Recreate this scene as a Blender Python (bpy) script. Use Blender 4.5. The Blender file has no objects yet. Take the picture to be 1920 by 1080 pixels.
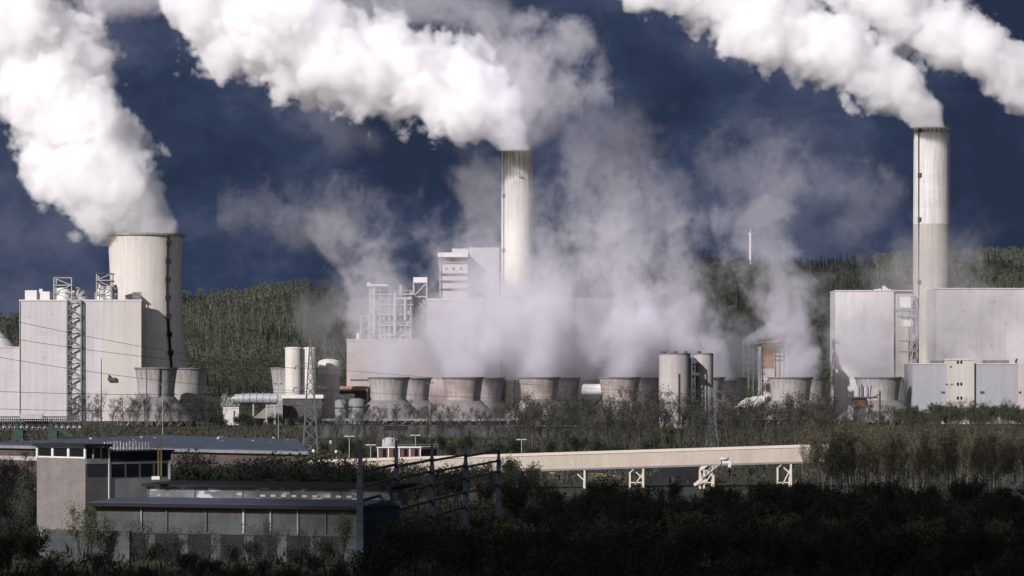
import bpy, math, random
import numpy as np
from mathutils import Vector, Matrix

# ------------------------------------------------------------------ camera, sky, sun, exposure
F = 5445.0          # focal length of the lens in photo pixels
CAMZ = 17.0         # the camera stands 17 m above the plain
R = math.radians
sc = bpy.context.scene
COL = sc.collection

cam = bpy.data.cameras.new('camera')
camo = bpy.data.objects.new('camera', cam)
COL.objects.link(camo)
camo.location = (0, 0, CAMZ)
camo.rotation_euler = (math.pi / 2, 0, 0)
cam.sensor_width = 36
cam.lens = F / 1920 * 36
cam.shift_y = (729 - 540) / 1920
cam.clip_start = 1
cam.clip_end = 30000
sc.camera = camo

SUN_EL, SUN_AZ = 28.0, 36.0      # sun low, behind the camera to the left
world = bpy.data.worlds.new('World')
sc.world = world
world.use_nodes = True


def build_world():
    nt = world.node_tree
    N, L = nt.nodes, nt.links
    N.clear()
    out = N.new('ShaderNodeOutputWorld')
    sky = N.new('ShaderNodeTexSky')
    sky.sky_type = 'NISHITA'
    sky.sun_disc = False
    sky.sun_elevation = R(SUN_EL)
    sky.sun_rotation = R(180 + SUN_AZ)
    sky.air_density = 1.0
    bg = N.new('ShaderNodeBackground')
    L.new(sky.outputs[0], bg.inputs[0])
    bg.inputs[1].default_value = 0.05
    tc = N.new('ShaderNodeTexCoord')
    # storm cloud bank: soft bands of lighter and darker cloud
    mp = N.new('ShaderNodeMapping')
    mp.inputs['Scale'].default_value = (1.0, 1.0, 1.5)
    L.new(tc.outputs['Generated'], mp.inputs[0])
    n1 = N.new('ShaderNodeTexNoise')
    n1.inputs['Scale'].default_value = 15.0
    n1.inputs['Detail'].default_value = 9
    n1.inputs['Roughness'].default_value = 0.58
    n1.inputs['Distortion'].default_value = 0.15
    L.new(mp.outputs[0], n1.inputs['Vector'])
    cr = N.new('ShaderNodeValToRGB')
    e = cr.color_ramp.elements
    e[0].position = 0.40
    e[0].color = (0.0150, 0.0230, 0.048, 1)
    e[1].position = 0.68
    e[1].color = (0.070, 0.080, 0.128, 1)
    m = cr.color_ramp.elements.new(0.52)
    m.color = (0.0240, 0.0355, 0.073, 1)
    L.new(n1.outputs[0], cr.inputs[0])
    bg2 = N.new('ShaderNodeBackground')
    L.new(cr.outputs[0], bg2.inputs[0])
    # the bank fills the northern half of the sky and reaches over the zenith
    dt = N.new('ShaderNodeVectorMath')
    dt.operation = 'DOT_PRODUCT'
    L.new(tc.outputs['Generated'], dt.inputs[0])
    dt.inputs[1].default_value = (0.1, 0.85, 0.5)
    mr = N.new('ShaderNodeMapRange')
    mr.interpolation_type = 'SMOOTHSTEP'
    mr.inputs['From Min'].default_value = -0.15
    mr.inputs['From Max'].default_value = 0.40
    L.new(dt.outputs['Value'], mr.inputs[0])
    mx = N.new('ShaderNodeMixShader')
    L.new(mr.outputs[0], mx.inputs[0])
    L.new(bg.outputs[0], mx.inputs[1])
    L.new(bg2.outputs[0], mx.inputs[2])
    L.new(mx.outputs[0], out.inputs['Surface'])


build_world()
sl = bpy.data.lights.new('sun', 'SUN')
sl.energy = 4.4
sl.angle = R(0.5)
sl.color = (1.0, 0.950, 0.953)
suno = bpy.data.objects.new('sun', sl)
COL.objects.link(suno)
SUN_DIR = Vector((math.sin(R(SUN_AZ)) * math.cos(R(SUN_EL)), math.cos(R(SUN_AZ)) * math.cos(R(SUN_EL)), -math.sin(R(SUN_EL))))
suno.rotation_euler = SUN_DIR.to_track_quat('-Z', 'Y').to_euler()

sc.view_settings.view_transform = 'Standard'
sc.view_settings.look = 'None'
sc.view_settings.gamma = 1
sc.view_settings.exposure = 0.4
sc.render.engine = 'CYCLES'
cy = sc.cycles
cy.use_denoising = True
cy.max_bounces = 22
cy.diffuse_bounces = 3
cy.glossy_bounces = 2
cy.volume_bounces = 20
cy.transparent_max_bounces = 16
cy.volume_step_rate = 2.5
cy.volume_max_steps = 512


# ------------------------------------------------------------------ helpers
def X(px, D):
    return (px - 960) / F * D


def Z(py, D):
    return CAMZ - (py - 729) / F * D


def P(px, py, D):
    return Vector((X(px, D), D, Z(py, D)))


def S(n, D):
    return n / F * D


def tag(o, label=None, cat=None, group=None, kind=None):
    if label:
        o['label'] = label
    if cat:
        o['category'] = cat
    if group:
        o['group'] = group
    if kind:
        o['kind'] = kind
    return o


def thing(name, loc, label, cat, group=None):
    o = bpy.data.objects.new(name, None)
    o.empty_display_size = 0.5
    COL.objects.link(o)
    o.location = loc
    return tag(o, label, cat, group)


class MB:
    def __init__(s):
        s.v, s.f, s.mi, s.sm = [], [], [], []

    def add(s, vs, fs, mi=0, smooth=False):
        b = len(s.v)
        s.v.extend([tuple(p) for p in vs])
        for f in fs:
            s.f.append(tuple(i + b for i in f))
            s.mi.append(mi)
            s.sm.append(smooth)

    BOXF = [(0, 3, 2, 1), (4, 5, 6, 7), (0, 1, 5, 4), (1, 2, 6, 5), (2, 3, 7, 6), (3, 0, 4, 7)]

    def box(s, x0, x1, y0, y1, z0, z1, mi=0):
        s.add([(x0, y0, z0), (x1, y0, z0), (x1, y1, z0), (x0, y1, z0), (x0, y0, z1), (x1, y0, z1), (x1, y1, z1), (x0, y1, z1)], s.BOXF, mi)

    def prism(s, base, z0, z1, mi=0):
        """base: ring of (x, y) counter-clockwise; z0, z1 numbers or lists"""
        n = len(base)
        a = z0 if hasattr(z0, '__len__') else [z0] * n
        b = z1 if hasattr(z1, '__len__') else [z1] * n
        vs = [(x, y, a[i]) for i, (x, y) in enumerate(base)] + [(x, y, b[i]) for i, (x, y) in enumerate(base)]
        fs = [tuple(range(n - 1, -1, -1)), tuple(range(n, 2 * n))]
        fs += [(i, (i + 1) % n, n + (i + 1) % n, n + i) for i in range(n)]
        s.add(vs, fs, mi)

    def beam(s, p, q, w, h=None, mi=0, w2=None):
        p, q = Vector(p), Vector(q)
        h = h or w
        k = 1.0 if w2 is None else w2 / w
        d = (q - p)
        if d.length < 1e-6:
            return
        d.normalize()
        up = Vector((0, 0, 1)) if abs(d.z) < 0.95 else Vector((0, 1, 0))
        a = d.cross(up).normalized()
        b = a.cross(d)
        vs = []
        for c, t in ((p, 1.0), (q, k)):
            for i, j in ((-1, -1), (1, -1), (1, 1), (-1, 1)):
                vs.append(c + a * (i * w / 2 * t) + b * (j * h / 2 * t))
        s.add(vs, [(0, 1, 2, 3), (7, 6, 5, 4), (0, 4, 5, 1), (1, 5, 6, 2), (2, 6, 7, 3), (3, 7, 4, 0)], mi)

    def tube(s, p, q, r, r2=None, n=8, mi=0, caps=True, smooth=True):
        p, q = Vector(p), Vector(q)
        r2 = r if r2 is None else r2
        d = (q - p).normalized()
        up = Vector((0, 0, 1)) if abs(d.z) < 0.95 else Vector((0, 1, 0))
        a = d.cross(up).normalized()
        b = a.cross(d)
        vs = []
        for c, rr in ((p, r), (q, r2)):
            for i in range(n):
                t = 2 * math.pi * i / n
                vs.append(c + a * (math.cos(t) * rr) + b * (math.sin(t) * rr))
        s.add(vs, [(i, n + i, n + (i + 1) % n, (i + 1) % n) for i in range(n)], mi, smooth)
        if caps:
            s.add(vs[:n], [tuple(range(n))], mi)
            s.add(vs[n:], [tuple(range(n - 1, -1, -1))], mi)

    def lathe(s, prof, cx, cy_, n=48, mi=0, cap_top=False, cap_bot=False, smooth=True):
        vs = []
        for r, z in prof:
            for i in range(n):
                t = 2 * math.pi * i / n
                vs.append((cx + math.cos(t) * r, cy_ + math.sin(t) * r, z))
        fs = []
        for k in range(len(prof) - 1):
            for i in range(n):
                j = (i + 1) % n
                fs.append((k * n + i, k * n + j, (k + 1) * n + j, (k + 1) * n + i))
        s.add(vs, fs, mi, smooth)
        if cap_top:
            s.add(vs[-n:], [tuple(range(n))], mi)
        if cap_bot:
            s.add(vs[:n], [tuple(range(n - 1, -1, -1))], mi)

    def mesh(s, name, mats, off=(0, 0, 0)):
        me = bpy.data.meshes.new(name)
        o = Vector(off)
        me.from_pydata([tuple(Vector(p) - o) for p in s.v], [], s.f)
        for m in (mats if isinstance(mats, (list, tuple)) else [mats]):
            me.materials.append(m)
        me.polygons.foreach_set('material_index', s.mi)
        me.polygons.foreach_set('use_smooth', s.sm)
        me.update()
        return me

    def build(s, name, mats, parent=None, label=None, cat=None, group=None, kind=None, origin=None):
        if parent is not None:
            p, off = parent, Vector((0, 0, 0))
            while p is not None:
                off += Vector(p.location)
                p = p.parent
        elif origin is not None:
            off = Vector(origin)
        else:
            xs = [p[0] for p in s.v]
            ys = [p[1] for p in s.v]
            off = Vector(((min(xs) + max(xs)) / 2, (min(ys) + max(ys)) / 2, min(p[2] for p in s.v)))
        o = bpy.data.objects.new(name, s.mesh(name, mats, off))
        COL.objects.link(o)
        if parent is not None:
            o.parent = parent
        else:
            o.location = off
        return tag(o, label, cat, group, kind)


def mat(name, col, var=0.12, scale=0.25, streak=0.0, streak_scale=0.5, grid=None, grid_dark=0.82, rough=0.85, metal=0.0,
        stain=None, fine=0.06, spec=0.3, bump=0.0):
    """weathered surface: blotches, vertical rain streaks, panel joints, soot below a rim"""
    m = bpy.data.materials.new(name)
    m.use_nodes = True
    nt = m.node_tree
    N, L = nt.nodes, nt.links
    bsdf = N['Principled BSDF']
    bsdf.inputs['Roughness'].default_value = rough
    bsdf.inputs['Metallic'].default_value = metal
    bsdf.inputs['Specular IOR Level'].default_value = spec
    tc = N.new('ShaderNodeTexCoord').outputs['Object']

    def noise(sca, det, vec):
        n = N.new('ShaderNodeTexNoise')
        n.inputs['Scale'].default_value = sca
        n.inputs['Detail'].default_value = det
        n.inputs['Roughness'].default_value = 0.6
        L.new(vec, n.inputs['Vector'])
        return n.outputs[0]

    def rng(v, a, b, c, d):
        r = N.new('ShaderNodeMapRange')
        L.new(v, r.inputs[0])
        for i, x in enumerate((a, b, c, d)):
            r.inputs[i + 1].default_value = x
        return r.outputs[0]

    def mul(a, b):
        n = N.new('ShaderNodeMath')
        n.operation = 'MULTIPLY'
        for i, x in enumerate((a, b)):
            if hasattr(x, 'is_output'):
                L.new(x, n.inputs[i])
            else:
                n.inputs[i].default_value = x
        return n.outputs[0]

    f = rng(noise(scale, 6, tc), 0.3, 0.7, 1 - var, 1 + var)
    if fine:
        f = mul(f, rng(noise(scale * 14, 3, tc), 0.3, 0.7, 1 - fine, 1 + fine))
    if streak:
        mp = N.new('ShaderNodeMapping')
        mp.inputs['Scale'].default_value = (1, 1, 0.03)
        L.new(tc, mp.inputs[0])
        sn = noise(streak_scale, 5, mp.outputs[0])
        f = mul(f, rng(sn, 0.45, 0.75, 1.0, 1 - streak))
        if stain:
            sep = N.new('ShaderNodeSeparateXYZ')
            L.new(tc, sep.inputs[0])
            zf = rng(sep.outputs[2], stain[0], stain[1], 0.0, 1.0)
            sf = rng(noise(streak_scale * 1.6, 4, mp.outputs[0]), 0.38, 0.62, 0.15, 1.0)
            f = mul(f, rng(mul(mul(zf, zf), sf), 0.0, 1.0, 1.0, 1 - stain[2]))
    if grid:
        br = N.new('ShaderNodeTexBrick')
        br.offset = grid[2] if len(grid) > 2 else 0.0
        br.inputs['Color1'].default_value = (1, 1, 1, 1)
        br.inputs['Color2'].default_value = (0.93, 0.93, 0.93, 1)
        br.inputs['Mortar'].default_value = (grid_dark,) * 3 + (1,)
        br.inputs['Scale'].default_value = 1.0
        br.inputs['Brick Width'].default_value = grid[0]
        br.inputs['Row Height'].default_value = grid[1]
        br.inputs['Mortar Size'].default_value = 0.12
        br.inputs['Mortar Smooth'].default_value = 0.3
        s2 = N.new('ShaderNodeSeparateXYZ')
        L.new(tc, s2.inputs[0])
        ad = N.new('ShaderNodeMath')
        L.new(s2.outputs[0], ad.inputs[0])
        L.new(s2.outputs[1], ad.inputs[1])
        cb = N.new('ShaderNodeCombineXYZ')
        L.new(ad.outputs[0], cb.inputs[0])
        L.new(s2.outputs[2], cb.inputs[1])
        L.new(cb.outputs[0], br.inputs['Vector'])
        f = mul(f, br.outputs[0])
    cm = N.new('ShaderNodeVectorMath')
    cm.operation = 'SCALE'
    cm.inputs[0].default_value = tuple(c * 0.80 for c in col)
    L.new(f, cm.inputs['Scale'])
    L.new(cm.outputs[0], bsdf.inputs['Base Color'])
    if bump:
        b = N.new('ShaderNodeBump')
        b.inputs['Strength'].default_value = bump
        L.new(noise(scale * 10, 4, tc), b.inputs['Height'])
        L.new(b.outputs[0], bsdf.inputs['Normal'])
    return m


def attr_mat(name, rough=0.9):
    """plants: each plant's own leaf colour sits on its faces"""
    m = bpy.data.materials.new(name)
    m.use_nodes = True
    nt = m.node_tree
    b = nt.nodes['Principled BSDF']
    b.inputs['Roughness'].default_value = rough
    b.inputs['Specular IOR Level'].default_value = 0.15
    a = nt.nodes.new('ShaderNodeAttribute')
    a.attribute_name = 'plant_colour'
    nt.links.new(a.outputs['Color'], b.inputs['Base Color'])
    return m


M = dict(
    clad=mat('pale_cladding', (0.515, 0.488, 0.486), var=0.06, scale=0.03, streak=0.14, grid=(6.0, 9.0), grid_dark=0.91, fine=0.03, rough=0.6),
    clad_warm=mat('warm_cladding', (0.52, 0.48, 0.45), var=0.05, scale=0.03, streak=0.12, grid=(3.0, 40.0), grid_dark=0.93, fine=0.03, rough=0.6),
    clad_white=mat('white_cladding', (0.57, 0.54, 0.545), var=0.08, scale=0.05, streak=0.2, rough=0.6),
    clad_blue=mat('blue_grey_cladding', (0.345, 0.345, 0.37), var=0.05, scale=0.05, streak=0.08, grid=(1.4, 60.0), grid_dark=0.9, fine=0.03, rough=0.6),
    clad_pink=mat('pinkish_cladding', (0.50, 0.43, 0.42), var=0.08, scale=0.05, streak=0.15, grid=(5.0, 6.0), grid_dark=0.92),
    roofing=mat('grey_roofing', (0.16, 0.16, 0.17), var=0.2),
    concrete=mat('tower_concrete', (0.60, 0.565, 0.52), var=0.06, scale=0.08, streak=0.17, streak_scale=0.7, fine=0.04, stain=(70, 99, 0.22)),
    concrete_grey=mat('weathered_concrete', (0.35, 0.33, 0.32), var=0.12, scale=0.12, streak=0.42, streak_scale=0.6, stain=(8, 24, 0.35)),
    concrete_pink=mat('panelled_concrete', (0.35, 0.30, 0.278), var=0.22, scale=0.3, streak=0.25, streak_scale=0.5, grid=(2.2, 2.2), grid_dark=0.72, stain=(8, 24, 0.3)),
    skirt=mat('skirt_concrete', (0.21, 0.195, 0.19), var=0.2, scale=0.2, streak=0.3),
    dark_inside=mat('dark_lining', (0.05, 0.05, 0.05), var=0.3),  # dark tone for the inner face of the tower shells
    chimney=mat('chimney_concrete', (0.68, 0.645, 0.59), var=0.05, scale=0.06, streak=0.13, streak_scale=0.9, stain=(88, 136, 0.75)),
    chimney_low=mat('chimney_lower_concrete', (0.41, 0.385, 0.335), var=0.08, scale=0.1, streak=0.22, streak_scale=0.9, grid=(400.0, 4.2), grid_dark=0.9),
    chimney_white=mat('white_chimney_paint', (0.68, 0.66, 0.635), var=0.05, scale=0.06, streak=0.12, streak_scale=0.9, stain=(55, 70, 0.3), grid=(400.0, 4.2), grid_dark=0.95),
    steel=mat('galvanised_steel', (0.40, 0.40, 0.41), var=0.15, scale=0.8, rough=0.5, metal=0.2),
    steel_dark=mat('dark_steel', (0.06, 0.062, 0.068), var=0.2, scale=0.8, rough=0.6),
    ladder=mat('black_steel', (0.022, 0.022, 0.024), var=0.2, scale=0.8, rough=0.9, spec=0.05),
    steel_mid=mat('grey_painted_steel', (0.20, 0.20, 0.21), var=0.2, scale=0.8, rough=0.6),
    fin=mat('blue_black_steel', (0.032, 0.040, 0.056), var=0.25, scale=0.7, streak=0.2, rough=0.55),
    white=mat('white_paint', (0.68, 0.66, 0.64), var=0.1, scale=0.5, streak=0.15, rough=0.5),
    silo=mat('silo_coating', (0.60, 0.57, 0.52), var=0.05, scale=0.1, streak=0.2, streak_scale=0.8, grid=(400.0, 2.6), grid_dark=0.93),
    silo_grey=mat('grey_silo_coating', (0.42, 0.39, 0.38), var=0.08, scale=0.1, streak=0.25, streak_scale=0.8, grid=(400.0, 2.4), grid_dark=0.9),
    glass=mat('dark_glass', (0.012, 0.014, 0.016), var=0.2, rough=0.08, spec=0.5),
    tower_wall=mat('pebbledash_render', (0.19, 0.168, 0.158), var=0.16, scale=0.5, streak=0.15, fine=0.25, bump=0.3),
    wing_wall=mat('grey_render', (0.36, 0.35, 0.345), var=0.16, scale=0.5, streak=0.25, fine=0.15),
    felt=mat('blue_grey_roof_felt', (0.068, 0.080, 0.110), var=0.3, scale=0.25, fine=0.15, rough=0.75),
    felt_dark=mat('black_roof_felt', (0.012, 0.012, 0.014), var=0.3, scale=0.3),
    brown=mat('brown_wall', (0.085, 0.062, 0.055), var=0.25, scale=0.4, streak=0.25),
    block=mat('dark_glass_block', (0.056, 0.062, 0.063), var=0.4, scale=0.35, grid=(0.6, 0.6), grid_dark=0.85, rough=0.45),  # dark blue-grey blocks with slightly darker joints
    dark_wall=mat('dark_grey_wall', (0.075, 0.073, 0.072), var=0.25, scale=0.3, streak=0.3),  # dark grey base with blotches and vertical streaks
    conveyor=mat('cream_sheeting', (0.50, 0.43, 0.365), var=0.06, scale=0.15, streak=0.12, fine=0.08, grid=(1.2, 40.0), grid_dark=0.93, rough=0.6),
    conveyor_top=mat('pale_lit_sheeting', (0.64, 0.56, 0.47), var=0.05, scale=0.2, rough=0.6),  # lighter sheeting puts sun on the cover top; supports and feeder share it
    orange=mat('rust_orange_cladding', (0.29, 0.18, 0.11), var=0.25, scale=0.2, streak=0.2),
    yellow=mat('yellow_machine_paint', (0.45, 0.27, 0.03), var=0.25, scale=0.8),
    yellow_pole=mat('dull_yellow_paint', (0.12, 0.10, 0.035), var=0.2, scale=0.8),
    red=mat('red_panel', (0.13, 0.058, 0.052), var=0.2, scale=0.5, streak=0.15),
    green=mat('dark_green_paint', (0.03, 0.06, 0.05), var=0.25, scale=0.8),
    bark=mat('grey_bark', (0.115, 0.105, 0.092), var=0.3, scale=2.0),
    bark_dark=mat('dark_bark', (0.050, 0.045, 0.038), var=0.3, scale=2.0),
    bark_pale=mat('birch_bark', (0.105, 0.098, 0.085), var=0.35, scale=2.5),
    twig=mat('twig_bark', (0.050, 0.046, 0.038), var=0.25, scale=1.5),
    leaf=mat('spring_leaf', (0.088, 0.080, 0.048), var=0.35, scale=0.9),
    leaf_olive=mat('olive_bud', (0.044, 0.046, 0.030), var=0.35, scale=0.9),
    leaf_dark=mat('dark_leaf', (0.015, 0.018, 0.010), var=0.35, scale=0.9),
    leaf_fresh=mat('fresh_leaf', (0.055, 0.070, 0.028), var=0.3, scale=0.9),
    blossom=mat('pale_blossom', (0.42, 0.42, 0.38), var=0.2, scale=0.9),
    earth=mat('dark_earth', (0.040, 0.040, 0.028), var=0.45, scale=0.06, fine=0.3),
    hill=mat('forest_floor', (0.040, 0.042, 0.024), var=0.4, scale=0.03, fine=0.3),
    forest=attr_mat('forest_foliage'),
    pylon=mat('dull_pylon_steel', (0.10, 0.10, 0.105), var=0.2, scale=0.8, rough=0.6),
    wire=mat('black_wire', (0.03, 0.03, 0.03), var=0.1),
)


def peeled():
    m = mat('peeled_white_fascia', (0.15, 0.15, 0.16), var=0.3, scale=0.6, streak=0.3)
    nt = m.node_tree
    N, L = nt.nodes, nt.links
    b = N['Principled BSDF']
    src = b.inputs['Base Color'].links[0].from_socket
    tc = N.new('ShaderNodeTexCoord')
    mp = N.new('ShaderNodeMapping')
    mp.inputs['Scale'].default_value = (0.45, 0.45, 1.6)
    L.new(tc.outputs['Object'], mp.inputs[0])
    n = N.new('ShaderNodeTexNoise')
    n.inputs['Scale'].default_value = 1.1
    n.inputs['Detail'].default_value = 5
    L.new(mp.outputs[0], n.inputs['Vector'])
    r = N.new('ShaderNodeMapRange')
    r.inputs[1].default_value = 0.56
    r.inputs[2].default_value = 0.60
    L.new(n.outputs[0], r.inputs[0])
    mx = N.new('ShaderNodeMix')
    mx.data_type = 'RGBA'
    L.new(r.outputs[0], mx.inputs['Factor'])
    L.new(src, mx.inputs['A'])
    mx.inputs['B'].default_value = (0.36, 0.35, 0.37, 1)
    L.new(mx.outputs['Result'], b.inputs['Base Color'])
    return m


M['peeled'] = peeled()
rnd = random.Random(7)


# ------------------------------------------------------------------ ground, hill, far forest
def smooth(a, b, x):
    t = np.clip((x - a) / (b - a), 0, 1)
    return t * t * (3 - 2 * t)


RIDGE_PX = [-600, 0, 150, 345, 470, 560, 640, 720, 800, 950, 1100, 1180, 1300, 1420, 1560, 1710, 1830, 1920, 2500]
RIDGE_PY = [600, 606, 600, 574, 566, 556, 560, 575, 560, 545, 525, 514, 506, 512, 500, 492, 486, 484, 480]
HILL_D = 3000.0


def ridge_z(x):
    px = x / HILL_D * F + 960
    py = np.interp(px, RIDGE_PX, RIDGE_PY)
    return CAMZ - (py - 729) / F * HILL_D


def hill_z(x, y):
    t = smooth(1900, 3000, y)
    und = 6 * np.sin(x * 0.013 + y * 0.006) + 5 * np.sin(x * 0.031 - y * 0.011 + 1.3) + 3 * np.sin(y * 0.03 + x * 0.02)
    return ridge_z(x) * (0.25 * smooth(1900, 2250, y) + 0.75 * smooth(2150, 3000, y)) + und * t * (1 - 0.8 * smooth(2800, 3000, y)) - 4 * (1 - smooth(1900, 1960, y))


def grid_mesh(name, xs, ys, zf, m):
    xx, yy = np.meshgrid(xs, ys)
    zz = zf(xx, yy)
    v = np.stack([xx, yy, zz], -1).reshape(-1, 3)
    nx, ny = len(xs), len(ys)
    i = np.arange(nx - 1)[None, :] + nx * np.arange(ny - 1)[:, None]
    f = np.stack([i, i + 1, i + 1 + nx, i + nx], -1).reshape(-1, 4)
    return np_mesh(name, v, f, m, smooth_=True)


def np_mesh(name, v, f, m, smooth_=False):
    me = bpy.data.meshes.new(name)
    k = f.shape[1]
    me.vertices.add(len(v))
    me.vertices.foreach_set('co', np.ascontiguousarray(v, np.float32).ravel())
    me.loops.add(f.size)
    me.loops.foreach_set('vertex_index', np.ascontiguousarray(f, np.int32).ravel())
    me.polygons.add(len(f))
    me.polygons.foreach_set('loop_start', np.arange(0, f.size, k, dtype=np.int32))
    me.polygons.foreach_set('use_smooth', np.full(len(f), smooth_))
    me.update(calc_edges=True)
    me.materials.append(m)
    o = bpy.data.objects.new(name, me)
    COL.objects.link(o)
    return o


o = grid_mesh('ground', np.concatenate([np.linspace(-6000, -900, 20), np.linspace(-800, 800, 90), np.linspace(900, 6000, 20)]),
              np.concatenate([np.linspace(-1500, 100, 12), np.linspace(120, 1800, 120), np.linspace(1900, 9000, 20)]),
              lambda x, y: -0.25 + 0.22 * np.sin(x * 0.11 + y * 0.05) * np.sin(y * 0.083), M['earth'])
tag(o, kind='structure')
o = grid_mesh('hill', np.linspace(-1500, 1500, 180), np.concatenate([np.linspace(1900, 3050, 90), np.linspace(3100, 4200, 10)]), hill_z, M['hill'])
tag(o, kind='structure')


def far_forest():
    """the wooded hillside: thousands of small trees that read as one mass"""
    rs = np.random.RandomState(3)
    vs, fs, cs = [], [], []
    nb = 0
    n_tot = 0
    half = 0.19
    cand = []
    y = 1960.0
    while y < 3060:
        step = 7.5 + 0.0012 * (y - 1960)
        xs = np.arange(-half * y, half * y, step)
        xs = xs + rs.uniform(-0.45, 0.45, len(xs)) * step
        cand.append(np.stack([xs, y + rs.uniform(-0.5, 0.5, len(xs)) * step * 1.6], -1))
        y += step * 1.9
    pts = np.concatenate(cand)
    zz = hill_z(pts[:, 0], pts[:, 1])
    for (x, yy), z in zip(pts, zz):
        px = x / yy * F + 960
        up = (yy - 1960) / 1100
        nse = math.sin(x * 0.02 + 1.7) * math.sin(yy * 0.012 + x * 0.004) + 0.5 * math.sin(x * 0.051 + yy * 0.03)
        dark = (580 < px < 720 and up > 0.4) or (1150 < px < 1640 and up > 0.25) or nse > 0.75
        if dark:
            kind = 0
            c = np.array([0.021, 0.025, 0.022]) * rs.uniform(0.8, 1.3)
            if rs.rand() < .6:
                kind = 2
        elif up > 0.38 and nse > -0.6:
            kind = 1 if rs.rand() < 0.93 else 0
            c = (np.array([0.062, 0.067, 0.049]) if kind else np.array([0.040, 0.044, 0.034])) * rs.uniform(0.85, 1.15)  # greyed leaf tones put distance haze into the colour
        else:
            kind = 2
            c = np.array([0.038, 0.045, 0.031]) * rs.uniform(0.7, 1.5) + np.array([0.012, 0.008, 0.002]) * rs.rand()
        h = rs.choice([rs.uniform(7, 11), rs.uniform(10, 14), rs.uniform(12, 16)]) if kind < 2 else rs.uniform(6, 10)
        if kind == 0:      # conifer: ragged whorls of boughs
            tiers = 5
            for t in range(tiers):
                zt = z + h * (0.12 + 0.80 * t / tiers)
                r = h * 0.20 * (1 - t / (tiers + 0.4)) * rs.uniform(0.8, 1.2)
                k = 6
                a = rs.uniform(0, 6.28) + np.arange(k) * 6.2832 / k
                rr = r * rs.uniform(0.65, 1.25, k)
                tip = np.stack([x + np.cos(a) * rr, yy + np.sin(a) * rr, zt - r * 0.25 * rs.uniform(0.4, 1.4, k)], -1)
                a2 = a + 0.9
                tip2 = np.stack([x + np.cos(a2) * rr * 0.55, yy + np.sin(a2) * rr * 0.55, np.full(k, zt)], -1)
                top = np.tile([[x, yy, zt + h * 0.22]], (k, 1))
                v = np.stack([tip, tip2, top], 1).reshape(-1, 3)
                vs.append(v)
                fs.append(np.arange(k * 3).reshape(-1, 3) + nb)
                cs.append(np.tile(c * (0.9 + 0.2 * rs.rand()), (k * 3, 1)))
                nb += k * 3
        else:
            k = 60 if kind == 1 else 64
            d = rs.normal(size=(k, 3))
            d /= np.linalg.norm(d, axis=1)[:, None]
            rad = rs.uniform(0.35, 1.0, k)[:, None] ** 0.5
            sx = h * (0.27 if kind == 1 else 0.42)
            sz = h * (0.36 if kind == 1 else 0.42)
            ctr = np.array([x, yy, z + h * (0.60 if kind == 1 else 0.48)]) + d * rad * np.array([sx, sx, sz])
            e1 = rs.normal(size=(k, 3)) * h * (0.032 if kind == 1 else 0.055)
            e2 = rs.normal(size=(k, 3)) * h * (0.032 if kind == 1 else 0.055)
            if kind == 1:
                e1[:, 2] = np.abs(e1[:, 2]) + h * 0.05
            v = np.stack([ctr - e1, ctr + e2, ctr + e1 * 1.1], 1).reshape(-1, 3)
            vs.append(v)
            fs.append(np.arange(k * 3).reshape(-1, 3) + nb)
            cs.append(np.repeat(c * rs.uniform(0.85, 1.15, (k, 1)), 3, 0))
            nb += k * 3
            # trunk sliver
            if kind == 1:
                w = 0.28
                v = np.array([[x - w, yy, z], [x + w, yy, z], [x, yy, z + h * 0.9]])
                vs.append(v)
                fs.append(np.arange(3).reshape(1, 3) + nb)
                cs.append(np.tile([[0.12, 0.11, 0.09]], (3, 1)))
                nb += 3
        n_tot += 1
    v, f, c = np.concatenate(vs), np.concatenate(fs), np.concatenate(cs)
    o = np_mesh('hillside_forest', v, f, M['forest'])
    at = o.data.attributes.new('plant_colour', 'FLOAT_COLOR', 'POINT')
    at.data.foreach_set('color', np.concatenate([c, np.ones((len(c), 1))], 1).astype(np.float32).ravel())
    tag(o, 'mixed conifer and bare spring forest covering the hillside behind the power station', 'forest', kind='stuff')
    print('forest trees', n_tot, 'faces', len(f))


far_forest()

# ------------------------------------------------------------------ big buildings
def lattice_tower(mb, x0, x1, y0, y1, z0, z1, nst, w, brace=True, floors=True):
    for x in (x0, x1):
        for y in (y0, y1):
            mb.beam((x, y, z0), (x, y, z1), w)
    for k in range(nst):
        a, b = z0 + (z1 - z0) * k / nst, z0 + (z1 - z0) * (k + 1) / nst
        if floors:
            for y in (y0, y1):
                mb.beam((x0, y, b), (x1, y, b), w * 0.8)
            for x in (x0, x1):
                mb.beam((x, y0, b), (x, y1, b), w * 0.8)
        if brace:
            if k % 2:
                mb.beam((x0, y0, a), (x1, y0, b), w * 0.8)
            else:
                mb.beam((x1, y0, a), (x0, y0, b), w * 0.8)
            mb.beam((x0, y0 if k % 2 else y1, a), (x0, y1 if k % 2 else y0, b), w * 0.7)


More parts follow.
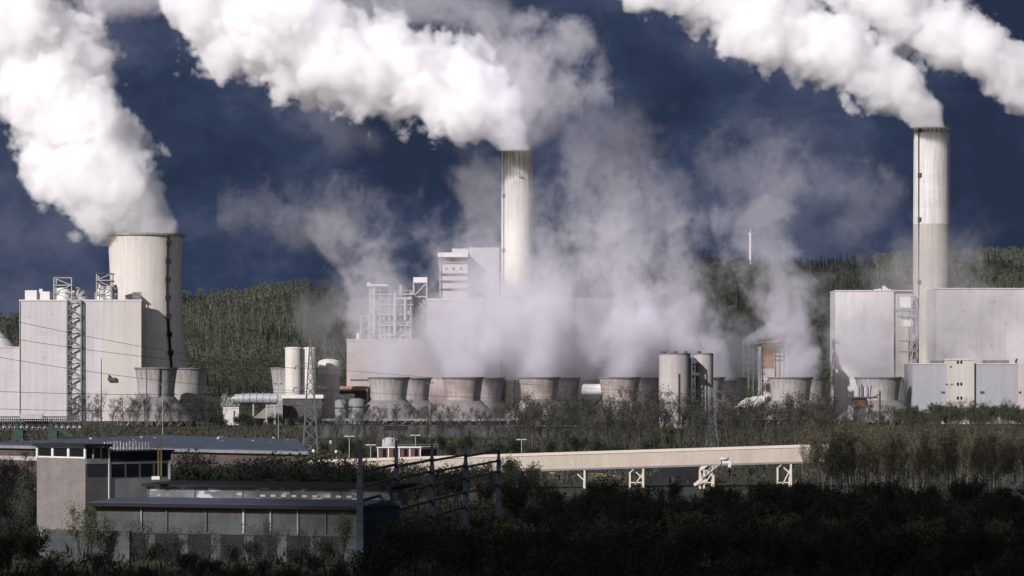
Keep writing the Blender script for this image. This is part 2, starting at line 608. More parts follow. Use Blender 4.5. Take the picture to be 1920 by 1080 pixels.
def left_block():
    D = 1530.0
    x0, x1, xm = X(37, D), X(265, D), X(190, D)
    zt = Z(565, D)
    t = thing('boiler_house', ((x0 + x1) / 2, D, 0), 'tall pale windowless block in front of the huge steaming cooling tower', 'building')
    b = MB(); b.box(x0, xm, D, 1549, 0, zt); w = b.build('wall', M['clad'], t)
    b = MB(); b.box(xm + .01, x1, D - .4, 1549.0, 0, zt + .15); b.build('wall', M['clad_warm'], t)
    b = MB()
    for (a, c, yf) in ((x0 - .3, xm, D - .3), (xm + .02, x1 + .3, D - .7)):
        b.box(a, c, yf, 1549.3, zt + .16, zt + .9)
    b.build('parapet', M['clad_white'], t)
    b = MB(); b.box(X(203, D), X(218, D), D - 2.2, D - .45, Z(714, D), Z(708, D)); b.box(X(204, D), X(206, D), D - 2, D - .5, Z(708, D), Z(703, D)); b.build('wall_vent', M['steel_dark'], t)
    b = MB()
    for z in (Z(700, D), Z(640, D)):
        pass
    b.box(X(36.8, D) , X(36.8, D) + .35, D - .5, D - .02, 0, zt)
    b.build('downpipe', M['steel'], t)
    # rooftop plant (stands on the roof: things of their own)
    zr = zt + .9
    b = MB(); b.box(X(45, D), X(67, D), D + 3, D + 12, zr, Z(545, D)); b.box(X(67.2, D), X(90, D), D + 5, D + 15, zr, Z(546, D))
    b.box(X(70, D), X(76, D), D + 6, D + 8, Z(546, D), Z(541, D)); b.box(X(44.5, D), X(67.5, D), D + 3.6, D + 14.4, Z(545, D), Z(544, D))
    b.build('plant_room', M['white'], label='white box room on the far left roof corner of the tall pale block', cat='plant room')
    q = thing('vent_tower', (X(116, D), D + 6, zr), 'open steel frame around a grey vessel beside the big roof duct', 'steel frame')
    b = MB(); lattice_tower(b, X(100, D), X(133, D), D + 2, D + 10, zr, Z(521, D), 3, .5); b.build('frame', M['steel'], q)
    b = MB()
    for z in (Z(535, D), Z(521, D)):
        b.box(X(99, D), X(134, D), D + 1.4, D + 10.6, z - .15, z + .25)
    b.build('deck', M['steel'], q)
    b = MB(); b.lathe([(S(14.5, D), zr), (S(14.5, D), Z(541, D)), (S(7, D), Z(536, D))], X(116, D), D + 6, 24, cap_top=True); b.build('vessel', M['white'], q)
    b = MB()
    for px in (102, 116, 130):
        b.beam((X(px, D), D + 2, Z(521, D)), (X(px, D), D + 2, Z(517, D)), .25)
    b.beam((X(100, D), D + 2, Z(517.5, D)), (X(133, D), D + 2, Z(517.5, D)), .25)
    b.build('railing', M['yellow_pole'], q)
    q = thing('roof_duct', (X(145, D), D + 8, zr), 'large rounded flue duct bending down into the flat roof', 'duct')
    b = MB()
    r = S(13.5, D)
    path = [P(122, 551, D + 8), P(141, 551, D + 8), P(148, 552.5, D + 8), P(153, 557, D + 8), P(155, 566, D + 8)]
    for k in range(4):
        b.tube(path[k], path[k + 1], r * (1, 1, .97, .9)[k], r * (1, .97, .9, .85)[k], n=24)
    b.build('duct_shell', M['steel'], q)
    b = MB(); b.tube(P(133, 551, D + 8), P(134.5, 551, D + 8), r * 1.06, n=24); b.box(X(120, D), X(124, D), D + 5, D + 11, zr, Z(556, D)); b.build('collar', M['steel_mid'], q)
    q = thing('vent_tower', (X(198, D), D + 6, zr), 'taller steel frame with two vent pipes at the roof middle before the cooling tower', 'steel frame')
    b = MB(); lattice_tower(b, X(180, D), X(207, D), D + 2, D + 10, zr, Z(513, D), 4, .45); b.build('frame', M['steel'], q)
    b = MB()
    for px, r, ty in ((187, 8.0, 528), (202, 8.0, 528)):
        b.lathe([(S(r, D), zr), (S(r, D), Z(545, D)), (S(r * .55, D), Z(536, D)), (S(r * .55, D), Z(ty, D))], X(px, D), D + 6, 20, cap_top=True)
    b.build('vent_pipe', M['white'], q)
    b = MB(); b.lathe([(S(4.5, D), zr), (S(4.5, D), Z(540, D)), (S(2, D), Z(533, D))], X(213, D), D + 7, 20, cap_top=True); b.build('vessel', M['steel_mid'], q)
    b = MB(); b.lathe([(S(3, D), zr), (S(3, D), Z(548, D))], X(177, D), D + 6, 16, cap_top=True); b.build('vessel', M['steel_mid'], q)
    b = MB()
    for z in (Z(513, D), Z(527, D)):
        b.box(X(178, D), X(211, D), D + 1.4, D + 10.6, z - .1, z + .2)
    for px in (180, 193, 207):
        b.beam((X(px, D), D + 2, Z(513, D)), (X(px, D), D + 2, Z(509, D)), .25)
    b.build('deck', M['yellow_pole'], q)
    b = MB()
    for k in range(6):
        px = 248 + k * 2.8
        b.beam((X(px, D), D + 3, zr - .1), (X(px, D), D + 3, Z(547, D)), .22); b.beam((X(px, D), D + 7, zr - .1), (X(px, D), D + 7, Z(547, D)), .22)
    for y in (548, 556):
        b.beam((X(247, D), D + 3, Z(y, D)), (X(263, D), D + 3, Z(y, D)), .25)
        b.beam((X(247, D), D + 7, Z(y, D)), (X(263, D), D + 7, Z(y, D)), .25)
        b.beam((X(248, D), D + 3, Z(y, D)), (X(248, D), D + 7, Z(y, D)), .25); b.beam((X(262, D), D + 3, Z(y, D)), (X(262, D), D + 7, Z(y, D)), .25)
    b.build('roof_cage', M['steel_mid'], label='small railed cage on the right end of the tall block roof', cat='railing')
    # stair tower up the front
    q = thing('stair_tower', (X(140, D), D - 2, 0), 'slender steel lattice stair tower up the front of the tall pale block', 'stair tower')
    b = MB()
    xa, xb = X(127, D), X(153, D)
    for y in (D - 2.4, D - .9):
        for x in (xa, xb):
            b.beam((x, y, 0), (x, y, Z(563, D)), .55)
    n = 8
    for k in range(n + 1):
        z = Z(563, D) * k / n
        b.beam((xa, D - 2.4, z), (xb, D - 2.4, z), .35); b.beam((xa, D - 2.4, z), (xa, D - .9, z), .35); b.beam((xb, D - 2.4, z), (xb, D - .9, z), .35)
    b.build('frame', M['steel_mid'], q)
    b = MB()
    xm_ = (xa + xb) / 2
    for k in range(n * 2):
        a, c = Z(563, D) * k / (n * 2), Z(563, D) * (k + 1) / (n * 2)
        b.beam((xa if k % 2 else xb, D - 2.0, a), (xb if k % 2 else xa, D - 2.0, c), .85, .45)
        if k % 2 == 0:
            b.beam((xa, D - 1.2, a), (xm_, D - 1.2, c), .5, .3)
    b.build('stair_flight', M['steel_mid'], q)
    # lower annex and cone roof at the picture's edge
    t = thing('annex_building', (X(0, 1531), 1531, 0), 'lower pale annex joined to the left end of the tall block', 'building')
    b = MB(); b.box(X(-60, 1531), X(36, 1531), 1531, 1549, 0, Z(652, 1531)); b.build('wall', M['clad'], t)
    b = MB(); b.box(X(-60, 1531), X(36.4, 1531), 1530.6, 1549.3, Z(652, 1531) + .01, Z(650, 1531)); b.build('parapet', M['clad_white'], t)
    t = thing('storage_dome', (X(-16, 1590), 1590, 0), 'white cone roofed store rising behind the low pale annex', 'storage dome')
    b = MB(); b.lathe([(S(56, 1590), 0), (S(56, 1590), Z(664, 1590))], X(-16, 1590), 1590, 40); b.build('wall', M['clad'], t)
    b = MB(); b.lathe([(S(58, 1590), Z(666, 1590)), (S(34, 1590), Z(638, 1590)), (S(6, 1590), Z(610, 1590)), (S(3, 1590), Z(606, 1590))], X(-16, 1590), 1590, 40, cap_top=True); b.build('roof', M['white'], t)


def big_cooling_tower():
    D = 1574.0
    cx = X(273, D)
    t = thing('cooling_tower', (cx, D, 0), 'huge pale hyperbolic cooling tower behind the tall block, steam pouring from its top', 'cooling tower', None)
    prof_px = [(95, 800), (91, 775), (86, 740), (80, 695), (74, 650), (69.5, 610), (67, 575), (66, 548), (66.3, 520), (67.5, 490), (69, 462), (70.3, 441)]
    prof = [(S(r, D), max(0.0, Z(y, D))) for r, y in prof_px]
    inner = [(r - 0.9, z) for r, z in prof[::-1]]
    b = MB(); b.lathe(prof, cx, D, 96); b.build('shell', M['concrete'], t)
    b = MB(); b.lathe(inner, cx, D, 96); b.build('lining', M['dark_inside'], t)
    b = MB()
    r, z = prof[-1]
    b.lathe([(r + .02, z - 1.0), (r + .9, z - .8), (r + .9, z + .35), (r - .95, z + .35), (r - .95, z - .5)], cx, D, 96, smooth=False)
    b.build('rim', M['concrete_grey'], t)
    b = MB()
    rr = lambda z: float(np.interp(z, [p[1] for p in prof], [p[0] for p in prof]))
    zs = np.linspace(3, Z(445, D), 70)
    ang = R(-47)
    prev = None
    for z in zs:
        r = rr(z) + .75
        p = Vector((cx + math.cos(ang) * r, D + math.sin(ang) * r, z))
        if prev is not None:
            b.beam(prev, p, 1.3, .9)
        prev = p
    for k in range(7):
        z = Z(458 + 34 * k, D)
        r = rr(z) + 1.2
        b.beam((cx + math.cos(ang) * r, D + math.sin(ang) * r, z - 1.3), (cx + math.cos(ang) * r, D + math.sin(ang) * r, z + 1.3), 2.6, 1.6)
    b.build('ladder', M['ladder'], t)


ST = []   # mouths of the small towers, for their steam


def small_tower(px, D, top, half, label, m, ladder=None, seed=0, group='small cooling towers', waist=752, ground=None):
    cx = X(px, D)
    k = half / 39.0
    t = thing('small_cooling_tower', (cx, D, 0), label, 'cooling tower', group)
    zt = Z(top, D)
    h = waist - top
    prof = [(S(32.8 * k, D), Z(waist, D)), (S(32.9 * k, D), Z(waist - .15 * h, D)), (S(33.8 * k, D), Z(waist - .35 * h, D)), (S(35.3 * k, D), Z(waist - .6 * h, D)), (S(37.3 * k, D), Z(waist - .85 * h, D)), (S(38.6 * k, D), zt)]
    b = MB(); b.lathe(prof, cx, D, 56); b.build('shell', m, t)
    b = MB(); b.lathe([(r - .45, z) for r, z in prof[::-1]], cx, D, 40); b.build('lining', M['dark_inside'], t)
    b = MB(); r, z = prof[-1]; b.lathe([(r + .01, z - .5), (r + .4, z - .45), (r + .4, z + .25), (r - .5, z + .25), (r - .5, z - .3)], cx, D, 56, smooth=False); b.build('rim', M['roofing'], t)
    zs = Z(waist, D)
    b = MB(); b.lathe([(S(72 * k, D), 2.2), (S(60 * k, D), zs * .45), (S(44 * k, D), zs * .80), (S(33.4 * k, D), zs + .4)], cx, D, 40); b.build('skirt', M['skirt'], t)
    b = MB()
    for i in range(22):
        a = 2 * math.pi * i / 22
        b.beam((cx + math.cos(a) * S(71 * k, D), D + math.sin(a) * S(71 * k, D), 0), (cx + math.cos(a + .1) * S(70 * k, D), D + math.sin(a + .1) * S(70 * k, D), 2.4), .5)
    b.build('column_ring', M['skirt'], t)
    if ladder is not None:
        b = MB()
        a = R(ladder)
        pv = None
        for z in np.linspace(zs, zt, 12):
            r = float(np.interp(z, [p[1] for p in prof], [p[0] for p in prof])) + .35
            p = Vector((cx + math.cos(a) * r, D + math.sin(a) * r, z))
            if pv is not None:
                b.beam(pv, p, .7, .5)
            pv = p
        b.build('ladder', M['steel_dark'], t)
    ST.append((px, top, D, half))


def small_towers():
    g, pk = M['concrete_grey'], M['concrete_pink']
    small_tower(293, 1340, 690, 40, 'warm grey small cooling tower standing before the right corner of the tall pale block', M['concrete_grey'], ladder=-75, waist=745, ground=800)
    small_tower(349, 1376, 691, 39, 'small cooling tower half in shade with the green hill just behind', M['concrete_grey'], waist=750)
    small_tower(545, 1470, 690, 38, 'small cooling tower mostly hidden behind the twin cream silos', M['concrete_grey'])
    front = [729, 868, 1011, 1162, 1320, 1482, 1647]
    fl = ['grey streaked small cooling tower, first of the front row, under the scaffolded boiler frame',
          'brownish panelled small cooling tower with a dark ladder, second of the front row',
          'brownish panelled small cooling tower in front of the central chimney foot',
          'pinkish panelled small cooling tower with a short ladder, beside the white horizontal tank',
          'small cooling tower hidden behind the pair of grey silos',
          'wide grey small cooling tower right of the tarpaulin roof under a drifting steam column',
          'grey small cooling tower in front of the right pale block, red machine at its foot']
    fm = [g, pk, pk, pk, g, g, g]
    fh = [39, 39, 39, 39.5, 39, 42, 44]
    ladd = [None, -55, None, -50, None, None, None]
    for i, px in enumerate(front):
        small_tower(px, 1400, 708, fh[i], fl[i], fm[i], ladder=ladd[i])
    back = [771, 908, 1050, 1198, 1362, 1514, 1676]
    bl = ['shaded small cooling tower peeking out behind the first grey streaked one',
          'shaded small cooling tower behind the panelled one with the dark ladder',
          'shaded small cooling tower just right of the one before the central chimney',
          'shaded small cooling tower between the pinkish panelled tower and the grey silos',
          'small cooling tower showing just right of the pair of grey silos',
          'shaded small cooling tower behind the wide grey one near the tarpaulin roof',
          'small cooling tower squeezed between the red machine and the blue grey hall']
    for i, px in enumerate(back):
        small_tower(px, 1455, 709, 38.5, bl[i], g)


def chimney_central():
    D = 1522.0
    cx = X(970, D)
    t = thing('chimney', (cx, D, 0), 'central tall chimney with sooty streaked top, steam blowing off it', 'chimney')
    rt, rb = S(29.5, D), S(31, D)
    zt, zm = Z(275, D), Z(583, D)
    b = MB(); b.lathe([(rb, zm), (S(30.3, D), Z(430, D)), (rt, zt)], cx, D, 56); o = b.build('shaft', M['chimney'], t)
    b = MB(); b.lathe([(S(33.5, D), 0), (S(31.5, D), zm - .01)], cx, D, 56); b.build('lower_shaft', M['chimney_low'], t)
    b = MB(); b.lathe([(rt + .02, zt - 1.4), (rt + .35, zt - 1.2), (rt + .35, zt), (rt - .9, zt), (rt - .9, zt - 6)], cx, D, 56, smooth=False); b.build('rim', M['concrete_grey'], t)
    b = MB()
    xa = cx - rt * .86
    ya = D - rt * .58
    b.beam((xa, ya, 4), (xa, ya, zt - 1), .45)
    for y in (368, 470, 562):
        b.beam((xa, ya - .2, Z(y + 3, D)), (xa, ya - .2, Z(y - 3, D)), 1.6, 1.2)
    b.build('ladder', M['steel_dark'], t)
    b = MB()
    for py in (557, 596):
        b.lathe([(S(33, D), Z(py + 2, D)), (S(37, D), Z(py + 2, D)), (S(37, D), Z(py, D)), (S(33, D), Z(py, D))], cx, D, 40, smooth=False)
    b.build('platform', M['steel_mid'], t)


def chimney_right():
    D = 1485.0
    cx = X(1747, D)
    t = thing('chimney', (cx, D, 0), 'tall chimney with white upper half and grey lower half, right of the plant', 'chimney')
    zt, zm = Z(235, D), Z(421, D)
    rt = S(33.5, D)
    b = MB(); b.lathe([(S(34.6, D), zm), (rt, zt)], cx, D, 56); b.build('upper_shaft', M['chimney_white'], t)
    b = MB(); b.lathe([(S(36, D), 0), (S(34.7, D), zm - .01)], cx, D, 56); b.build('lower_shaft', M['chimney_low'], t)
    b = MB(); b.lathe([(rt + .02, zt - 1.2), (rt + .45, zt - 1.0), (rt + .45, zt), (rt - .9, zt), (rt - .9, zt - 6)], cx, D, 56, smooth=False); b.build('rim', M['concrete_grey'], t)
    b = MB()
    for k in range(26):
        a = 2 * math.pi * k / 26
        b.beam((cx + math.cos(a) * (rt + .05), D + math.sin(a) * (rt + .05), zt - 4.2), (cx + math.cos(a) * (rt + .25), D + math.sin(a) * (rt + .25), zt - 2.8), .9)
    b.build('vent_ring', M['steel_mid'], t)
    b = MB()
    xa = cx - rt * .80
    ya = D - rt * .66
    b.beam((xa, ya, 4), (xa - .3, ya, zt - 1), .5)
    b.beam((xa + 1.1, ya - .1, 4), (xa + .9, ya - .1, zt - 1), .22)
    for y in (246, 330, 413, 530):
        b.beam((xa + .3, ya - .4, Z(y + 4, D)), (xa + .3, ya - .4, Z(y - 4, D)), 2.0, 1.4)
    b.build('ladder', M['steel_dark'], t)
    b = MB()
    for y in (620, 655):
        b.beam(P(1716, y, D - 8), P(1716, y - 22, D - 8), .3); b.beam(P(1779, y, D - 8), P(1779, y - 18, D - 8), .3)
    b.beam((cx + S(30, D), D - 7, Z(680, D)), (cx + S(30, D), D - 7, Z(610, D)), .5)
    b.build('bracket', M['steel_dark'], t)


def centre_block():
    # turbine hall
    D = 1510.0
    t = thing('turbine_hall', (X(810, D), D, 0), 'long low pinkish hall under the scaffolded frame, veiled by steam', 'building')
    b = MB(); b.box(X(650, D), X(936, D), D, D + 19, 0, Z(638, D)); b.build('wall', M['clad_pink'], t)
    b = MB(); b.box(X(649, D), X(937, D), D - .4, D + 19.4, Z(638, D) + .01, Z(636, D)); b.build('parapet', M['clad_white'], t)
    b = MB()
    for k in range(4):
        b.box(X(668 + 13 * k, D), X(671 + 13 * k, D), D - .25, D - .02, Z(672, D), Z(668, D))
    b.build('window', M['white'], t)
    # low brown sheds at its foot
    t = thing('shed', (X(660, 1465), 1465, 0), 'low dark shed with a brown flat roof left of the grey streaked small tower', 'shed')
    b = MB(); b.box(X(628, 1465), X(690, 1465), 1465, 1490, 0, Z(733, 1465)); b.build('wall', M['dark_wall'], t)
    b = MB(); b.box(X(622, 1465), X(692, 1465), 1463, 1491, Z(733, 1465), Z(724, 1465)); b.build('roof', M['orange'], t)
    b = MB(); lattice_tower(b, X(606, 1465), X(690, 1465), 1455, 1462, 0, Z(730, 1465), 3, .5); b.build('pipe_rack', M['steel_mid'], label='dark pipe rack in front of the brown roofed shed', cat='pipe rack')
    t = thing('shed', (X(678, 1500), 1500, 0), 'small pale brown shed against the left foot of the pinkish hall', 'shed')
    b = MB(); b.box(X(657, 1500), X(700, 1500), 1500, 1508, 0, Z(713, 1500)); b.build('wall', M['clad_pink'], t)
    b = MB(); b.box(X(656, 1500), X(701, 1500), 1499.5, 1508.5, Z(713, 1500) + .01, Z(711, 1500)); b.build('roof', M['roofing'], t)
    # scaffolded boiler frame
    D = 1530.0
    t = thing('boiler_scaffold', (X(745, D), D, 0), 'open steel boiler frame with decks and pipes above the pinkish hall', 'boiler frame')
    x0, x1 = X(692, D), X(772, D)
    b = MB()
    for px in (694, 712, 730, 750, 770):
        for y in (D, D + 9, D + 20):
            b.beam((X(px, D), y, 0), (X(px, D), y, Z(534 if px < 760 else 545, D)), .9)
    for k, y in enumerate((552, 571, 590, 610, 628)):
        for yy in (D, D + 20):
            b.beam((x0, yy, Z(y, D)), (x1, yy, Z(y, D)), .8)
        if k % 2:
            b.beam(P(694, y, D), P(712, y + 20, D), .5); b.beam(P(730, y + 20, D), P(750, y, D), .5)
        else:
            b.beam(P(712, y, D), P(730, y + 20, D), .5); b.beam(P(770, y, D), P(750, y + 20, D), .5)
    for px in (703, 721, 740, 760):
        b.beam((X(px, D), D - .8, Z(636, D)), (X(px, D), D - .8, Z(545, D)), .35)
    for y in (545, 561, 566, 580, 585, 600, 605, 618, 622):
        b.beam((x0 - .5, D - 1.4, Z(y, D)), (x1 + .5, D - 1.4, Z(y, D)), .25)
    b.build('frame', M['steel'], t)
    b = MB()
    for y in (552, 571, 590, 610):
        b.box(x0 - .8, x1 + .8, D - 1.5, D + 21, Z(y, D) - .3, Z(y, D) + .2)
    b.build('deck', M['steel'], t)
    b = MB(); b.box(X(696, D), X(736, D), D + 4, D + 18, Z(626, D), Z(598, D)); b.box(X(700, D), X(728, D), D + 4, D + 18, Z(597, D), Z(573, D)); b.box(X(752, D), X(768, D), D + 3, D + 18, Z(626, D), Z(573, D)); b.build('casing', M['clad_pink'], t)
    b = MB(); b.box(X(738, D), X(750, D), D + 3, D + 17, Z(630, D), Z(560, D)); b.box(X(697, D), X(733, D), D + 6, D + 16, Z(572, D), Z(556, D)); b.box(X(756, D), X(769, D), D + 6, D + 16, Z(572, D), Z(552, D)); b.build('machinery', M['steel_mid'], t)
    b = MB(); b.box(X(688, D), X(727, D), D - 4, D + 22, Z(537, D), Z(533, D)); b.box(X(689, D), X(695, D), D - 4, D + 22, Z(533, D), Z(530, D)); b.build('roof', M['white'], t)
    b = MB()
    b.tube(P(702, 537, D - 2), P(702, 626, D - 2), .8, n=10); b.tube(P(741, 548, D - 2), P(741, 628, D - 2), 1.1, n=10); b.tube(P(741, 560, D - 2), P(772, 560, D - 2), .9, n=10); b.tube(P(760, 560, D - 2), P(760, 600, D - 2), .9, n=10)
    b.build('pipe', M['steel'], t)
    t = thing('boiler_scaffold', (X(787, 1535), 1535, 0), 'taller steel frame with a white top box between the open frame and boiler house', 'boiler frame')
    D = 1535.0
    b = MB(); lattice_tower(b, X(775, D), X(800, D), D, D + 12, 0, Z(530, D), 10, .7); b.build('frame', M['steel'], t)
    b = MB(); b.box(X(775, D), X(801, D), D - 1, D + 13, Z(530, D), Z(520, D)); b.build('cabin', M['white'], t)
    b = MB(); b.box(X(778, D), X(797, D), D + 2, D + 11, Z(640, D), Z(560, D)); b.build('casing', M['clad_pink'], t)
    b = MB(); lattice_tower(b, X(676, 1525), X(690, 1525), 1525, 1530, 0, Z(592, 1525), 8, .4); b.build('lattice_mast', M['steel'], label='thin lattice mast at the left edge of the open boiler frame', cat='mast')
    b = MB(); b.lathe([(S(4, 1520), Z(638, 1520)), (S(4, 1520), Z(626, 1520)), (S(2, 1520), Z(624, 1520))], X(672, 1520), 1520, 16, cap_top=True); b.build('roof_vent', M['white'], label='small white vent pot on the left end of the pinkish hall roof', cat='vent')
    # boiler house behind, with the lift tower
    D = 1530.0
    t = thing('boiler_house', (X(890, D), D + 5, 0), 'pale boiler house left of the central chimney, blurred by steam', 'building')
    b = MB(); b.box(X(802, D), X(938, D), D, D + 50, 0, Z(561, D)); b.build('wall', M['clad'], t)
    b = MB(); b.box(X(878, D), X(936, D), D + 12, D + 48, Z(561, D) + .01, Z(462, D)); b.build('wall', M['clad'], t)
    b = MB(); b.box(X(801, D), X(939, D), D - .4, D - .01, Z(563, D), Z(559.5, D)); b.box(X(847, D), X(878, D), D + 11.6, D + 30, Z(480, D), Z(464, D)); b.build('parapet', M['clad_white'], t)
    t = thing('lift_tower', (X(851, D), D + 6, 0), 'square tower with overhanging white roof slab left of the central chimney', 'tower')
    b = MB(); b.box(X(825, D), X(877, D), D + 1, D + 11.5, Z(561, D), Z(492, D)); b.build('wall', M['clad_warm'], t)
    b = MB(); b.box(X(833, D), X(872, D), D + 2.5, D + 10, Z(492, D), Z(482, D)); b.build('glazing', M['steel_dark'], t)
    b = MB(); b.box(X(821, D), X(877, D), D - 1, D + 12, Z(482, D), Z(473.5, D)); b.build('roof', M['white'], t)
    b = MB()
    for y in (513, 526, 541):
        b.box(X(823, D), X(879.5, D), D - .6, D + .98, Z(y, D) - .25, Z(y, D) + .25)
    for px in (824, 878):
        b.beam((X(px, D), D - .5, Z(561, D)), (X(px, D), D - .5, Z(486, D)), .5)
    b.beam((X(822, D), D - .8, Z(490, D)), (X(878, D), D - .8, Z(490, D)), .4)
    for px in (834, 848, 862):
        b.box(X(px, D), X(px + 4, D), D + .7, D + .99, Z(506, D), Z(501, D))
    b.build('gallery', M['steel_mid'], t)
    D = 1488.0
    t = thing('boiler_house', (X(1070, D), D, 0), 'wide pale boiler house right of the central chimney, blurred by steam', 'building')
    b = MB(); b.box(X(975, D), X(1074, D), D, D + 19, 0, Z(558, D)); b.box(X(1074.2, D), X(1156, D), D + 3, D + 40, 0, Z(558.5, D)); b.build('wall', M['clad'], t)
    b = MB(); b.box(X(974, D), X(1074, D), D - .4, D + 19.3, Z(558, D) + .01, Z(556, D)); b.build('parapet', M['clad_white'], t)
    t = thing('workshop', (X(1180, 1470), 1470, 0), 'lower pale hall in front of the right boiler house, half lost in steam', 'building')
    b = MB(); b.box(X(1122, 1470), X(1235, 1470), 1470, 1486, 0, Z(680, 1470)); b.build('wall', M['clad_warm'], t)
    b = MB(); b.box(X(1121, 1470), X(1236, 1470), 1469.6, 1486.4, Z(680, 1470) + .01, Z(678, 1470)); b.build('roof', M['roofing'], t)
    # flue boxes at the chimney
    for px0, px1, lab in ((907, 938, 'white flue gas box on a steel frame left of the central chimney'), (962, 976, 'narrow white flue box hung on the front of the central chimney')):
        D = 1503.0 if px0 < 950 else 1480.0
        t = thing('flue_box', (X((px0 + px1) / 2, D), D, 0), lab, 'flue box')
        b = MB(); b.box(X(px0, D), X(px1, D), D, D + 5, Z(591, D), Z(571, D)); b.box(X(px0 + 2, D), X(px1 - 2, D), D + .5, D + 4.5, Z(612, D), Z(600, D)); b.build('box', M['white'], t)
        b = MB(); lattice_tower(b, X(px0 - 1, D), X(px1 + 1, D), D - .6, D + 5.6, Z(616, D), Z(557, D), 3, .4)
        b.beam((X(px0 + 3, D), D + 5, 0), (X(px0 + 3, D), D + 5, Z(600, D)), .7); b.build('frame', M['steel_mid'], t)
    # industrial mess at the left foot: twin silos, tank, pipeline
    D = 1420.0
    for px, half, top, lab in ((550.5, 16, 652, 'left of the twin cream silos, the broader one behind the near pylon'), (581, 11.5, 652, 'narrower of the twin cream silos, right behind the near pylon')):
        t = thing('silo', (X(px, D), D, 0), lab, 'silo', 'twin cream silos')
        b = MB(); b.lathe([(S(half, D), 0), (S(half, D), Z(top, D))], X(px, D), D, 36, cap_top=True); b.build('body', M['silo'], t)
        b = MB(); b.lathe([(S(half, D) + .15, Z(top, D) - .6), (S(half, D) + .15, Z(top, D) + .1), (S(half * .3, D), Z(top - 1.6, D))], X(px, D), D, 36, cap_top=True); b.build('roof', M['silo'], t)
    b = MB(); lattice_tower(b, X(567.5, D), X(570, D), D - 2, D + 3, 0, Z(655, D), 9, .4); b.box(X(567, D), X(571, D), D - 1.5, D + 3, Z(746, D), Z(668, D)); b.build('silo_gap_shade', M['steel_dark'], label='dark frame and panel standing in for the shaded gap between the twin cream silos', cat='shaded gap')  # dark box paints the shade in the gap between the silos
    t = thing('storage_tank', (X(617, 1440), 1440, 0), 'short round white tank with a domed roof right of the cream silos', 'tank')
    b = MB(); b.lathe([(S(20, 1440), 0), (S(20, 1440), Z(702, 1440))], X(617, 1440), 1440, 36); b.build('base', M['clad_pink'], t)
    b = MB(); b.lathe([(S(21, 1440), Z(702, 1440)), (S(21, 1440), Z(680, 1440)), (S(18, 1440), Z(676, 1440)), (S(8, 1440), Z(673, 1440))], X(617, 1440), 1440, 36, cap_top=True); b.build('shell', M['silo'], t)
    t = thing('pipeline', (X(460, 1390), 1390, 0), 'thick white pipeline running along the ground left of the cream silos', 'pipeline')
    b = MB()
    pts = [(392, 757), (418, 755), (440, 749), (470, 747), (520, 748)]
    for (a, ya), (c, yc) in zip(pts, pts[1:]):
        b.tube(P(a, ya, 1390), P(c, yc, 1390), 2.6 if a > 430 else 1.4, 2.6 if c > 430 else 1.4, n=16)
    b.build('pipe', M['steel'], t)
    b = MB()
    for px in (400, 425, 450, 475, 500, 515):
        b.beam((X(px, 1390), 1390, 0), (X(px, 1390), 1390, Z(756, 1390)), .7)
    for px in (455, 467, 480, 492, 505):
        b.tube(P(px, 747, 1390), P(px + 1.5, 747, 1390), 2.85, n=16)
    b.build('support', M['steel'], t)
    t = thing('site_hut', (X(430, 1360), 1360, 0), 'small cream hut under the white pipeline', 'hut')
    b = MB(); b.box(X(418, 1360), X(448, 1360), 1360, 1368, 0, Z(762, 1360)); b.build('wall', M['silo'], t)
    b = MB(); b.box(X(417, 1360), X(449, 1360), 1359.5, 1368.5, Z(762, 1360), Z(760, 1360)); b.build('roof', M['roofing'], t)
    b = MB(); b.box(X(438, 1360), X(441, 1360), 1359.9, 1359.99, Z(790, 1360), Z(770, 1360)); b.build('door', M['steel_dark'], t)
    t = thing('loading_hall', (X(560, 1400), 1400, 0), 'low white hall at the foot of the cream silos', 'building')
    b = MB(); b.box(X(530, 1400), X(604, 1400), 1400, 1412, 0, Z(741, 1400)); b.build('wall', M['dark_wall'], t)
    b = MB(); b.box(X(528, 1400), X(606, 1400), 1399.4, 1413, Z(747, 1400), Z(740, 1400)); b.build('fascia', M['white'], t)
    for k, (px, w, top, lab) in enumerate(((640, 12, 752, 'squat dark vessel beside the pipe rack, nearest the silos'), (668, 15, 750, 'squat dark vessel left of the grey streaked small tower'))):
        t = thing('vessel', (X(px, 1390), 1390, 0), lab, 'vessel', 'dark vessels by the pipe rack')
        b = MB(); b.lathe([(S(w, 1390), 0), (S(w, 1390), Z(top, 1390)), (S(w * .5, 1390), Z(top - 3, 1390))], X(px, 1390), 1390, 24, cap_top=True); b.build('body', M['steel_mid'], t)
        b = MB(); b.lathe([(S(w, 1390) + .2, Z(top + 14, 1390)), (S(w, 1390) + .2, Z(top + 12, 1390))], X(px, 1390), 1390, 24); b.beam(P(px - w, top - 8, 1390), P(px - w, top + 30, 1390), .4); b.build('hoop', M['steel_dark'], t)
    # horizontal tank on the saddle
    t = thing('horizontal_tank', (X(1107, 1420), 1420, 0), 'white horizontal tank raised between two small cooling towers', 'tank')
    b = MB()
    r = S(11, 1420)
    zc = Z(731, 1420)
    prof = [(1090, .45), (1091.5, .8), (1095, 1), (1135, 1), (1140, .7)]
    for (a, ra), (c, rc) in zip(prof, prof[1:]):
        b.tube((X(a, 1420), 1420, zc), (X(c, 1420), 1420, zc), r * ra, r * rc, n=24)
    b.build('body', M['white'], t)
    b = MB(); b.box(X(1092, 1420), X(1126, 1420), 1418, 1423, 0, zc - r * .8); b.build('saddle', M['steel_dark'], t)
    # grey twin silos
    D = 1250.0
